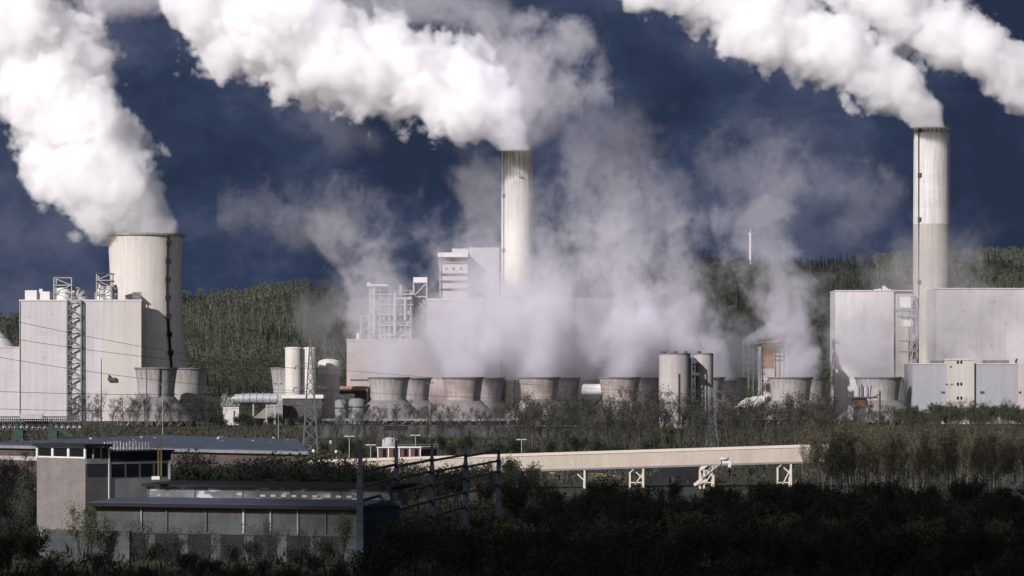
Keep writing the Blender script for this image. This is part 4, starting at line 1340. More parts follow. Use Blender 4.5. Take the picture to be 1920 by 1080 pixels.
def pylon(px, D, top, arms, hb, lab):
    t = thing('power_pylon', (X(px, D), D, 0), lab, 'pylon', 'steel lattice pylons')
    cx = X(px, D)
    zt = Z(top, D)
    b = MB()
    hw = lambda z: hb * (1 - z / zt) + .12
    nst = 12
    zs = [zt * (1 - (1 - k / nst) ** 1.25) for k in range(nst + 1)]
    for sx in (-1, 1):
        for sy in (-1, 1):
            b.beam((cx + sx * hw(0), D + sy * hw(0), -.3), (cx + sx * hw(zt), D + sy * hw(zt), zt), .22)
    for a, c in zip(zs, zs[1:]):
        for sy in (-1, 1):
            b.beam((cx - hw(a), D + sy * hw(a), a), (cx + hw(c), D + sy * hw(c), c), .12)
            b.beam((cx + hw(a), D + sy * hw(a), a), (cx - hw(c), D + sy * hw(c), c), .12)
        for sx in (-1, 1):
            b.beam((cx + sx * hw(a), D - hw(a), a), (cx + sx * hw(c), D + hw(c), c), .12)
        b.beam((cx - hw(c), D - hw(c), c), (cx + hw(c), D - hw(c), c), .10)
    b.build('mast', M['pylon'], t)
    for y, half in arms:
        z = Z(y, D)
        L = S(half, D)
        b = MB()
        for s_ in (-1, 1):
            b.beam((cx + s_ * hw(z), D - hw(z), z), (cx + s_ * L, D, z), .16)
            b.beam((cx + s_ * hw(z), D + hw(z), z), (cx + s_ * L, D, z), .16)
            b.beam((cx + s_ * hw(z), D, z + .9), (cx + s_ * L, D, z + .05), .14)
            b.beam((cx + s_ * L * .55, D, z), (cx + s_ * L * .45, D, z + .55), .10)
        ar = b.build('cross_arm', M['pylon'], t)
        b = MB()
        for s_ in (-1, 1):
            b.tube((cx + s_ * L * .97, D, z - .05), (cx + s_ * L * .97, D, z - .9), .10, n=6)
        b.build('insulator', M['steel_dark'], ar)


def wire(p, q, sag, lab):
    b = MB()
    n = 20
    prev = None
    for i in range(n + 1):
        u = i / n
        c = p.lerp(q, u) - Vector((0, 0, sag * 4 * u * (1 - u)))
        if prev is not None:
            b.tube(prev, c, .042, n=4, caps=False)
        prev = c
    b.build('power_cable', M['wire'], label=lab, cat='cable', group='overhead power cables')


pipe_gallery()
long_hall()
site_yard()
conveyor()
lamp_posts()
pylon(582, 765, 634, ((687, 29), (728, 32), (757, 26)), 1.9, 'near steel lattice pylon rising in front of the twin cream silos')
pylon(1335, 834, 728, ((735, 18), (752, 20)), 1.7, 'short steel lattice pylon in front of the pair of grey silos')
far = 520.0
wire(P(-80, 578, far), P(555, 691, 765), 1.2, 'highest thin power cable crossing the tall pale block')
wire(P(-80, 618, far), P(609, 691, 765), 1.6, 'second highest thin power cable crossing the tall pale block')
wire(P(-80, 656, far), P(552, 732, 765), 1.4, 'middle thin power cable sloping across the annex and tall block')
wire(P(-80, 731, far), P(612, 732, 765), 1.0, 'nearly level thin power cable, second lowest over the tall block')
wire(P(-80, 764, far), P(558, 760, 765), 1.0, 'lowest thin power cable, just above the pipe gallery')
wire(P(609, 691, 765), P(1318, 739, 834), 0.6, 'thin power cable from the near pylon top arm over the small towers')
wire(P(612, 732, 765), P(1316, 756, 834), 0.6, 'thin power cable from the near pylon middle arm over the small towers')


# ------------------------------------------------------------------ foreground buildings
def control_tower():
    C = Vector((X(160, 297), 297, 0))
    u = Vector((-.731, .682, 0))      # along the front face, to the left
    v = Vector((.682, .731, 0))       # along the side face, away to the right
    nf, ns = Vector((-.682, -.731, 0)), Vector((.731, -.682, 0))
    t = thing('control_tower', C, 'abandoned rendered control tower with white framed windows and a long side wing', 'building')

    def quadbox(b, o, a, la, c, lc, z0, z1, mi=0):
        pts = [o, o + c * lc, o + c * lc + a * la, o + a * la]
        # counter-clockwise seen from above
        ar = sum(pts[i].x * pts[(i + 1) % 4].y - pts[(i + 1) % 4].x * pts[i].y for i in range(4))
        if ar < 0:
            pts = pts[::-1]
        b.prism([(p.x, p.y) for p in pts], z0, z1, mi)
    L, W, WG = 8.0, 3.1, 11.35
    b = MB(); quadbox(b, C, u, L, v, W, -.5, 9.85); b.build('wall', M['tower_wall'], t)
    b = MB(); quadbox(b, C + v * (W + .01), u, L - .3, v, WG - W, -.5, 10.38); b.build('wing_wall', M['wing_wall'], t)
    # glazed storey
    b = MB(); quadbox(b, C + u * .12 + v * .12, u, L - .24, v, W - .24, 9.86, 11.0); b.build('glazing', M['glass'], t)
    b = MB()
    quadbox(b, C - u * .0, u, L, v, .10, 9.86, 9.97) if False else None
    for k in range(4):
        p = C + u * (L / 3 * k * .985 + .02)
        quadbox(b, p, u, .26 if k in (0, 3) else .34, v, .11, 9.86, 11.02)
    quadbox(b, C + u * .27 - nf * .01, u, L - .5, v, .09, 9.86, 10.02); quadbox(b, C + u * .27 - nf * .01, u, L - .5, v, .09, 10.9, 11.02)
    b.build('window_frame', M['white'], t)
    b = MB()
    for k in range(4):
        quadbox(b, C + v * (W / 3 * k * .96 + .01) + ns * .02, v, .14, u, .12, 9.87, 11.02)
    b.build('window_post', M['wing_wall'], t)
    b = MB(); quadbox(b, C - u * .35 - v * .35, u, L + .7, v, W + .5, 11.03, 11.32); b.build('roof', M['felt_dark'], t)
    # side windows below
    for a, c in ((.2, 1.45), (1.55, 2.85)):
        b = MB(); quadbox(b, C + v * a + ns * .03, v, c - a, u, .1, 8.05, 9.25); b.build('window', M['block'], t)
    # wing windows
    ww = (WG - W - .6) / 4
    for k in range(4):
        a = W + .35 + k * ww
        b = MB(); quadbox(b, C + v * a + ns * .03, v, ww - .28, u, .1, 7.85, 9.2); b.build('window', M['glass'], t)
    b = MB(); quadbox(b, C + v * (W + .05) + ns * .06, v, WG - W - .05, u, .12, 9.5, 10.39); quadbox(b, C + v * W + ns * .3, v, WG - W + .3, u, L, 10.4, 10.6); b.build('wing_roof', M['felt_dark'], t)
    b = MB()
    quadbox(b, C + v * (W - .10) + ns * .09, v, .16, u, .1, 5.4, 10.9); quadbox(b, C + v * (WG - .25) + ns * .09, v, .22, u, .1, 7.5, 9.5)
    b.build('rain_pipe', M['white'], t)
    b = MB(); quadbox(b, C + v * (W + .2) + ns * .05, v, WG - W - .2, u, .1, 9.24, 9.40); quadbox(b, C + v * .1 + ns * .05, v, W - .3, u, .1, 9.3, 9.85); b.build('sill', M['wing_wall'], t)
    b = MB(); quadbox(b, C - ns * .3 - u * .0 + nf * .06, u, .12, v, .06, 0, 5.2); b.build('drain_pipe', M['white'], t) if False else None
    # roof lattice railing on the wing
    q = thing('roof_railing', C + v * 5 + Vector((0, 0, 10.6)), 'white zigzag lattice railing on the control tower wing roof', 'railing')
    b = MB()
    o = C + v * (W + .2) + u * 1.0 + Vector((0, 0, 10.6))
    rr = random.Random(5)
    n = 15
    for k in range(n):
        p, p2 = o + v * (k * .42), o + v * ((k + 1) * .42)
        hgt = .85 + rr.uniform(-.1, .1)
        b.beam(p, p + Vector((0, 0, hgt)), .09)
        if k % 3 != 2:
            b.beam(p + Vector((0, 0, .1 if k % 2 else hgt)), p2 + Vector((0, 0, hgt if k % 2 else .1)), .10)
    b.beam(o + Vector((0, 0, .08)), o + v * (n * .42) + Vector((0, 0, .08)), .08)
    b.beam(o + Vector((0, 0, .82)), o + v * (n * .42) + Vector((0, 0, .82)), .07)
    b.build('lattice', M['white'], q)
    q = thing('yellow_gantry_post', P(300, 895, 303) , 'dull yellow steel post standing against the wing of the control tower', 'post')
    D = 298.5
    b = MB()
    for px in (296.5, 302.5):
        b.beam(P(px, 893, D), P(px, 833, D), .12)
    for k in range(12):
        b.beam(P(296.5, 890 - k * 5, D), P(302.5, 890 - k * 5, D), .07)
    b.build('rung_frame', M['yellow_pole'], q)
    b = MB(); b.tube(P(299.5, 833, D), P(301, 821, D), .06, n=6); b.build('tip', M['yellow_pole'], q)
    b = MB(); b.box(X(285, D), X(300, D), D - .3, D + .5, Z(899, D), Z(893, D)); b.build('roof_cabinet', M['white'], label='small white cabinet on the hall roof at the yellow post', cat='cabinet')


def front_hall():
    fl, fr = Vector((X(170, 294.0), 294.0, 0)), Vector((X(672, 284.5), 284.5, 0))
    d = (fr - fl).normalized()
    n = Vector((-d.y, d.x, 0))
    Lh = (fr - fl).length
    t = thing('derelict_hall', (fl + fr) / 2, 'derelict low hall with peeling white fascia beside the control tower', 'building')

    def slab(b, a0, a1, n0, n1, z0, z1, mi=0, zb=None):
        pts = [fl + d * a0 + n * n0, fl + d * a1 + n * n0, fl + d * a1 + n * n1, fl + d * a0 + n * n1]
        b.prism([(p.x, p.y) for p in pts], z0, z1 if zb is None else [z1, z1, zb, zb], mi)
    b = MB(); slab(b, .2, Lh - .3, .9, 12, -.5, 5.2); b.build('wall', M['block'], t)
    b = MB(); slab(b, -.5, Lh + .3, 0, 7.98, 5.27, 5.5, zb=5.8); b.build('lean_to_roof', M['felt'], t)
    b = MB(); slab(b, -.5, Lh + .3, -.08, -.005, 5.12, 5.48); b.build('gutter', M['felt_dark'], t)
    b = MB(); slab(b, -.3, Lh, .86, .895, 4.75, 5.2); b.build('lintel', M['brown'], t)
    a0 = 2.4
    b = MB(); slab(b, a0, Lh + .2, 8.0, 13, 5.2, 6.9); b.build('clerestory', M['peeled'], t)
    b = MB(); slab(b, a0 - .4, Lh + .6, 7.4, 14, 6.91, 7.15, zb=7.35); b.build('roof', M['felt_dark'], t)
    for k in range(5):
        b = MB(); slab(b, a0 + k * 5.4 - .02, a0 + k * 5.4 + (.22 if k == 0 else .08), 7.93, 7.995, 5.85, 6.9); b.build('joint_strip', M['steel_dark'], t)
    for k in range(9):
        a = 15.2 + k * 1.15 + (0.3 if k > 5 else 0)
        b = MB(); slab(b, a, a + .55, 7.92, 7.995, 5.98, 6.20); b.build('vent', M['white'], t)
    for k, (px, m) in enumerate(((253, 'steel_mid'), (303, 'steel_dark'), (380, 'steel_dark'), (453, 'steel'), (505, 'steel_mid'), (557, 'steel_mid'), (610, 'steel_dark'))):
        a = (X(px, 290) - fl.x) / d.x
        b = MB(); slab(b, a - .09, a + .09, .72, .855, 2.6, 5.1); b.build('pillar', M[m], t)
    b = MB(); slab(b, .2, Lh - .3, .78, .85, 2.45, 2.62); b.build('sill_band', M['dark_wall'], t)
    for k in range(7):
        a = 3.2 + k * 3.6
        b = MB(); slab(b, a, a + 2.5, .84, .893, -.4, 2.42); b.build('opening_shade', M['felt_dark'], t)  # black slabs on the wall paint the darkness inside the openings
    # low wall in front of the tower
    b = MB(); q = Vector((X(82, 291), 291, 0)); b.prism([(q.x, q.y), (q.x + 9, q.y - 3.2), (q.x + 9.2, q.y - 2.8), (q.x + .2, q.y + .4)], -.5, 2.9)
    b.build('yard_wall', M['block'], label='low dark yard wall at the foot of the control tower', cat='wall')


def fins():
    """a row of tapered steel fins linked by rails: the frame of a building that is gone"""
    spec = [(675, 280), (743, 304), (810, 328), (873, 353), (935, 380)]
    t = thing('steel_fin_frame', (X(810, 328), 328, 0), 'row of five tapering blue black steel fins joined by rails', 'steel frame')
    tops = [825, 825, 822, 820, 819]
    for (px, D), ty in zip(spec, tops):
        b = MB()
        zt = Z(ty, D)
        x = X(px, D)
        prof = [(-.5, .74), (1.5, .70), (zt * .72, .54), (zt * .75, .42), (zt, .22)]
        pv = None
        vs, fs = [], []
        for z, w in prof:
            vs += [(x - w / 2, D - w * .8, z), (x + w / 2, D - w * .8, z), (x + w / 2, D + w * .8, z), (x - w / 2, D + w * .8, z)]
        for k in range(len(prof) - 1):
            for i in range(4):
                j = (i + 1) % 4
                fs.append((k * 4 + i, k * 4 + j, k * 4 + 4 + j, k * 4 + 4 + i))
        m_ = 4 * (len(prof) - 1)
        fs += [(m_, m_ + 1, m_ + 2, m_ + 3), (3, 2, 1, 0)]
        b.add(vs, fs)
        # flange edges and bolt plates
        for z in (9.0, 7.6, 6.1, 4.4, 2.6):
            b.box(x - .36, x + .36, D - .60, D + .60, z - .13, z + .13)
        b.build('fin', M['fin'], t)
    lev = {0: (9.0, 7.55, 6.2, 4.4), 1: (8.9, 7.6, 6.1, 4.3, 2.6), 2: (8.9, 7.6, 6.1, 4.4, 2.6), 3: (8.8, 7.5, 6.1, 4.4)}
    for k in range(4):
        (pa, Da), (pb, Db) = spec[k], spec[k + 1]
        for z in lev[k]:
            b = MB(); b.beam((X(pa, Da) + .1, Da, z), (X(pb, Db) - .1, Db, z + .05), .20, .26); b.build('rail', M['fin'], t)


control_tower()
front_hall()
fins()


# ------------------------------------------------------------------ trees
def make_tree(seed, h, spread, trunks=1, levels=3, leaf=0.0, leaf_size=.12, fork=.35, twigs=1.0, thick=.014, fan=0.55):
    """returns (trunk MB, crown MB); crown uses slot 0 twig, slot 1 leaf"""
    r = random.Random(seed)
    tr, cr = MB(), MB()
    tips = []

    def branch(p, d, L, rad, lev):
        nseg = 3 if lev < 2 else 2
        pts = [p]
        for i in range(nseg):
            j = Vector((r.uniform(-1, 1), r.uniform(-1, 1), r.uniform(-.4, .8))) * (.13 if lev == 0 else .26)
            d = (d + j + Vector((0, 0, .10 * lev))).normalized()
            pts.append(pts[-1] + d * (L / nseg))
        tgt = tr if lev < 2 else cr
        ns = 6 if lev == 0 else (5 if lev == 1 else 3)
        for i in range(nseg):
            ra = rad * (1 - .75 * i / nseg)
            rb = rad * (1 - .75 * (i + 1) / nseg)
            tgt.tube(pts[i], pts[i + 1], ra, rb, n=ns, caps=False)
        if lev >= levels:
            tips.append((pts[-1], d))
            tips.append((pts[1], d))
            return
        cnt = {0: 11, 1: 6, 2: 5}.get(lev, 4)
        cnt = int(cnt * twigs + .5)
        for k in range(cnt):
            u = (fork + (1 - fork) * (k + r.random()) / cnt) if lev == 0 else r.uniform(.25, 1)
            i = min(nseg - 1, int(u * nseg))
            q = pts[i].lerp(pts[i + 1], u * nseg - i)
            a = r.uniform(0, 6.283)
            side = Vector((math.cos(a), math.sin(a), 0))
            nd = (d * (1 - fan) + side * fan * (1.15 if lev == 0 else .9) + Vector((0, 0, r.uniform(.1, .5)))).normalized()
            LL = (spread * r.uniform(.65, 1.1) * (1.1 - .55 * u)) if lev == 0 else L * r.uniform(.38, .62)
            branch(q, nd, LL, rad * (.42 if lev == 0 else .5) * r.uniform(.8, 1.1), lev + 1)
        if lev > 0:
            tips.append((pts[-1], d))
    for k in range(trunks):
        a = r.uniform(0, 6.283)
        lean = .04 if trunks == 1 else r.uniform(.12, .42)
        d = Vector((math.cos(a) * lean, math.sin(a) * lean, 1)).normalized()
        o = Vector((math.cos(a), math.sin(a), 0)) * (0 if trunks == 1 else r.uniform(.1, .5))
        branch(o, d, h * r.uniform(.78, .95) / (1 if trunks == 1 else 1.1), h * thick / (1 if trunks == 1 else 1.6), 0)
    if leaf:
        for p, d in tips:
            for k in range(int(leaf) + (1 if r.random() < leaf % 1 else 0)):
                c = p + Vector((r.gauss(0, .32), r.gauss(0, .32), r.gauss(0, .28))) * (h / 9)
                e1 = Vector((r.gauss(0, 1), r.gauss(0, 1), r.gauss(0, 1))).normalized() * leaf_size * r.uniform(.6, 1.4)
                e2 = Vector((r.gauss(0, 1), r.gauss(0, 1), r.gauss(0, 1))).normalized() * leaf_size * r.uniform(.6, 1.4)
                cr.add([c - e1, c - e2 * .7, c + e1, c + e2 * .7], [(0, 1, 2, 3)], 1)
    return tr, cr


class Kind:
    def __init__(s, name, variants, bark, leafm, twigm=None):
        s.name = name
        s.v = []
        for tr, cr in variants:
            s.v.append((tr.mesh(name + '_trunk', M[bark]), cr.mesh(name + '_crown', [M[twigm or 'twig'], M[leafm]])))

    def place(s, x, y, z, k, scale, rot, label, cat, group, sq=1.0):
        e = bpy.data.objects.new(s.name, None)
        COL.objects.link(e)
        e.empty_display_size = .5
        e.location = (x, y, z)
        e.rotation_euler = (0, 0, rot)
        e.scale = (scale * sq, scale * sq, scale)
        tag(e, label, cat, group)
        a, b = s.v[k % len(s.v)]
        for nm, me in (('trunk', a), ('crown', b)):
            o = bpy.data.objects.new(nm, me)
            COL.objects.link(o)
            o.parent = e
        return e


K_bare = Kind('bare_tree', [make_tree(s, 10, 4.2, leaf=1.1, leaf_size=.13, fork=.22) for s in (1, 2, 3, 4)], 'bark_dark', 'leaf_olive')
K_birch = Kind('birch_tree', [make_tree(s, 11, 3.0, leaf=1.3, leaf_size=.11, fork=.40, thick=.010, fan=.45) for s in (11, 12, 13, 14, 15)], 'bark_pale', 'leaf')
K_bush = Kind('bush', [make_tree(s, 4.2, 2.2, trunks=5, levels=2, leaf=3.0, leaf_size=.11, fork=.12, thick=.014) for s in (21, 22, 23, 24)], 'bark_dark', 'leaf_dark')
K_leafy = Kind('leafy_bush', [make_tree(s, 4.5, 2.4, trunks=5, levels=2, leaf=5.0, leaf_size=.12, fork=.12, thick=.014) for s in (31, 32, 33)], 'bark_dark', 'leaf_fresh')
K_willow = Kind('willow_bush', [make_tree(s, 5.5, 1.8, trunks=7, levels=2, leaf=1.4, leaf_size=.09, fork=.2, thick=.011, fan=.35) for s in (41, 42)], 'bark', 'leaf_fresh')
K_twiggy = Kind('twiggy_shrub', [make_tree(s, 5.5, 1.8, trunks=7, levels=2, leaf=.35, leaf_size=.09, fork=.2, thick=.010, fan=.35) for s in (44, 45)], 'bark_dark', 'leaf_dark')
K_bloss = Kind('blossom_tree', [make_tree(51, 6, 2.8, trunks=2, levels=3, leaf=3.0, leaf_size=.16, fork=.25, thick=.016)], 'bark_dark', 'blossom')


def scatter(K, n, px0, px1, D0, D1, h0, h1, base_h, label, cat, group, seed, keep=None, sq=(.85, 1.2), zoff=-.3, topy=None):
    r = random.Random(seed)
    for i in range(n):
        for _ in range(40):
            px = px0 + (px1 - px0) * ((i + r.random()) / n)
            D = r.uniform(D0, D1)
            if keep is None or keep(px, D):
                break
        else:
            continue
        h = r.uniform(h0, h1)
        if topy:
            h = min(h, (CAMZ - (topy - 729) * D / F) * r.uniform(.75, 1.05))
        K.place(X(px, D), D, zoff, r.randrange(99), h / base_h, r.uniform(0, 6.283), label, cat, group, r.uniform(*sq))


# row before the small cooling towers
scatter(K_bare, 72, 640, 1570, 1180, 1345, 7, 12, 10, 'bare grey tree in the long row at the feet of the small cooling towers', 'tree', 'bare trees before the small cooling towers', 101)
scatter(K_bare, 26, 135, 420, 1120, 1290, 9, 15, 10, 'bare dark tree standing before the tall pale block and warm grey small tower', 'tree', 'bare trees before the tall block', 102)
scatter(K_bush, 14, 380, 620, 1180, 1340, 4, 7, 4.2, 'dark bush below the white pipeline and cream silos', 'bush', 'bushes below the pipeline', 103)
# belt in front of the bunker wall
scatter(K_bare, 46, 590, 1130, 760, 960, 6, 10, 10, 'bare dark tree along the dark grey bunker wall', 'tree', 'bare trees along the bunker wall', 104)
# thicket behind the conveyor
scatter(K_bare, 70, 960, 1560, 640, 930, 10, 15.5, 10, 'bare grey tree in the thicket between conveyor bridge and small towers', 'tree', 'bare trees behind the conveyor bridge', 105)
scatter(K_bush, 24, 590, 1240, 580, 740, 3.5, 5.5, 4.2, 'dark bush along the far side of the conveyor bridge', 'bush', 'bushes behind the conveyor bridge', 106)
K_leafy.place(X(1255, 800), 800, -.3, 1, 1.5, .4, 'fresh green bush behind the bridge below the grey silos', 'bush', None)
K_leafy.place(X(1238, 810), 810, -.3, 2, 1.2, 1.4, 'smaller fresh green bush beside the brighter one below the grey silos', 'bush', None)
K_bloss.place(X(432, 1385), 1378, -.3, 0, 2.1, .4, 'pale blossoming tree rising above the white pipeline', 'tree', None)
# right hand trees: behind and within the wood
scatter(K_bare, 50, 1560, 1940, 700, 1200, 7, 12.5, 10, 'bare dark tree in the belt before the blue grey hall', 'tree', 'bare trees before the blue grey hall', 107)
scatter(K_birch, 130, 1505, 1945, 428, 590, 7.5, 11, 11, 'slim pale stemmed tree in the olive wood right of the conveyor bridge', 'tree', 'slim trees of the right wood', 108,
        keep=lambda px, D: D < 497 or D > 514)
scatter(K_birch, 50, 1535, 1945, 424, 466, 7, 9.5, 11, 'slim pale stemmed tree in the front rank of the olive wood', 'tree', 'slim trees in front of the right wood', 119)
# shrubs behind the front hall and before the conveyor
scatter(K_bush, 46, 325, 700, 345, 428, 5.2, 7.6, 4.2, 'dark bush between the derelict hall and the conveyor bridge', 'bush', 'bushes behind the derelict hall', 109)
scatter(K_bush, 20, 690, 1000, 405, 470, 3.6, 6.0, 4.2, 'dark bush growing among the far steel fins', 'bush', 'bushes among the steel fins', 110)
scatter(K_bare, 20, -20, 66, 310, 430, 5, 7.5, 10, 'thin dark tree left of the control tower', 'tree', 'trees left of the control tower', 111)
# near thicket
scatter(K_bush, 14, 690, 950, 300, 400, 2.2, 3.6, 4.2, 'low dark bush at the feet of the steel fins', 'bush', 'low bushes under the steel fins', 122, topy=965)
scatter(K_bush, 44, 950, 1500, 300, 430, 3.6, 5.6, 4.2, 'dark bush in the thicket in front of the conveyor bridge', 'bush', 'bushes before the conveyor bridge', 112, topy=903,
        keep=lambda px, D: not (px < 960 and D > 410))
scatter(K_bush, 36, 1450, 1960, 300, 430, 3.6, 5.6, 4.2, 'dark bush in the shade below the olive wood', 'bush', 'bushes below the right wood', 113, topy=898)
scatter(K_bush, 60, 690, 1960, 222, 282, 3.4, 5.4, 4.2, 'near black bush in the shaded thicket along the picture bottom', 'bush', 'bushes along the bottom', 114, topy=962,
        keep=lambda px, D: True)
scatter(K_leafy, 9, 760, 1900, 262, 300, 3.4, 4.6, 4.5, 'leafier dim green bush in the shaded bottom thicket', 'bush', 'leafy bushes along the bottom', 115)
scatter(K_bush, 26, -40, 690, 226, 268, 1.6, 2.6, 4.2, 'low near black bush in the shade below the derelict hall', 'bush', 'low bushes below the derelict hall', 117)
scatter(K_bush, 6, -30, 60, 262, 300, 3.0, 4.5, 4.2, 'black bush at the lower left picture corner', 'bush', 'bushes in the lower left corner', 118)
K_willow.place(X(150, 289), 289, -.3, 0, 1.08, .3, 'upright twiggy green willow bush in front of the control tower', 'bush', None)
K_willow.place(X(178, 287.5), 287.5, -.3, 1, .95, 1.3, 'smaller twiggy willow at the control tower corner', 'bush', None)
K_willow.place(X(632, 281), 281, -.3, 1, .98, 2.2, 'twiggy green willow before the right end of the derelict hall', 'bush', None)
scatter(K_bush, 6, 250, 640, 277, 282, 1.6, 2.6, 4.2, 'low dark bush at the openings of the derelict hall', 'bush', 'bushes at the derelict hall', 116)
scatter(K_twiggy, 9, 240, 620, 279, 283, 3.4, 5.0, 5.5, 'bare twiggy shrub in front of the glass block wall of the derelict hall', 'bush', 'twiggy shrubs at the derelict hall', 120, sq=(1.0, 1.5))
scatter(K_leafy, 26, 1685, 1950, 1230, 1385, 5.5, 10, 4.5, 'grey green bush at the foot of the blue grey hall', 'bush', 'bushes before the blue grey hall', 121)
K_bloss.place(X(1906, 420), 420, -.3, 0, .7, 1.0, 'small pale blossoming tree at the right picture edge', 'tree', None)


# undergrowth that nobody could count
def undergrowth(name, n, px0, px1, D0, D1, size, cols, label, seed, hmax):
    rs = np.random.RandomState(seed)
    px = rs.uniform(px0, px1, n)
    D = rs.uniform(D0 ** .5, D1 ** .5, n) ** 2
    x = (px - 960) / F * D
    z = rs.uniform(0, 1, n) ** 1.6 * hmax * (0.6 + .4 * np.sin(x * .7) * np.sin(D * .23)) - .3
    c = np.stack([x, D, z], -1)
    e1 = rs.normal(size=(n, 3)) * size * np.array([.5, .5, 1.2])
    e2 = rs.normal(size=(n, 3)) * size * .35
    v = np.stack([c - e1 * .5, c + e2, c + e1], 1).reshape(-1, 3)
    o = np_mesh(name, v, np.arange(3 * n).reshape(-1, 3), M['forest'])
    col = np.array(cols)[rs.randint(0, len(cols), n)] * rs.uniform(.5, 1.4, (n, 1))
    at = o.data.attributes.new('plant_colour', 'FLOAT_COLOR', 'POINT')
    at.data.foreach_set('color', np.concatenate([np.repeat(col, 3, 0), np.ones((3 * n, 1))], 1).astype(np.float32).ravel())
    tag(o, label, 'undergrowth', kind='stuff')


undergrowth('undergrowth', 60000, -60, 1990, 215, 440, .35, [(.022, .026, .012), (.030, .030, .016), (.016, .020, .010)], 'dark brambles and dead grass covering the near ground', 5, 2.0)
undergrowth('scrub', 60000, -60, 1990, 520, 1350, .7, [(.040, .042, .026), (.055, .050, .036), (.030, .034, .020)], 'dull scrub covering the ground between the yard and the small towers', 6, 3.0)


# ------------------------------------------------------------------ unseen clouds, added to shade the near ground
def shade_cloud_mat(name, dens):
    m = bpy.data.materials.new(name)
    m.use_nodes = True
    nt = m.node_tree
    nt.nodes.clear()
    v = nt.nodes.new('ShaderNodeVolumeScatter')
    v.inputs['Color'].default_value = (.97, .97, .97, 1)
    v.inputs['Density'].default_value = dens
    out = nt.nodes.new('ShaderNodeOutputMaterial')
    nt.links.new(v.outputs[0], out.inputs['Volume'])
    return m


def cloud(gx, gy, ax, ay, H, thick, dens, seed):
    """an out-of-view vapour blob, added so its shadow falls on the ground round (gx, gy)"""
    off = H / math.tan(R(SUN_EL))
    c = Vector((gx - math.sin(R(SUN_AZ)) * off, gy - math.cos(R(SUN_AZ)) * off, H))
    b = MB()
    rs = random.Random(seed)
    ph = [rs.uniform(0, 6.28) for _ in range(6)]
    n, m_ = 40, 20
    vs, fs = [], []
    for j in range(m_ + 1):
        t = math.pi * j / m_
        for i in range(n):
            a = 2 * math.pi * i / n
            k = 1 + .05 * math.sin(3 * a + ph[0]) * math.sin(t) + .04 * math.sin(7 * a + ph[1]) * math.sin(t) + .03 * math.sin(5 * t + ph[2])
            vs.append(c + Vector((ax * math.sin(t) * math.cos(a), ay * math.sin(t) * math.sin(a), thick * math.cos(t))) * k)
    for j in range(m_):
        for i in range(n):
            fs.append((j * n + i, (j + 1) * n + i, (j + 1) * n + (i + 1) % n, j * n + (i + 1) % n))
    b.add(vs, fs, smooth=True)
    b.build('cloud', shade_cloud_mat('shade_cloud_vapour', dens), kind='structure')  # added to block the sun, always out of view


cloud(-10, 165, 170, 108, 260, 34, .034, 1)
cloud(75, 348, 100, 125, 270, 34, .022, 2)
cloud(-90, 370, 34, 90, 280, 26, .045, 3)


# ------------------------------------------------------------------ steam
def steam_mat(name, col, aniso=0.0):
    m = bpy.data.materials.new(name)
    m.use_nodes = True
    nt = m.node_tree
    nt.nodes.clear()
    pv = nt.nodes.new('ShaderNodeVolumePrincipled')
    pv.inputs['Color'].default_value = col + (1,)
    pv.inputs['Density'].default_value = 1.0
    pv.inputs['Anisotropy'].default_value = aniso
    out = nt.nodes.new('ShaderNodeOutputMaterial')
    nt.links.new(pv.outputs[0], out.inputs['Volume'])
    return m


STEAM = steam_mat('white_steam', (1.0, .997, 1.0))
VEIL = steam_mat('thin_steam', (.955, .94, .98), .25)  # lavender tint puts bluish sky light into the steam colour


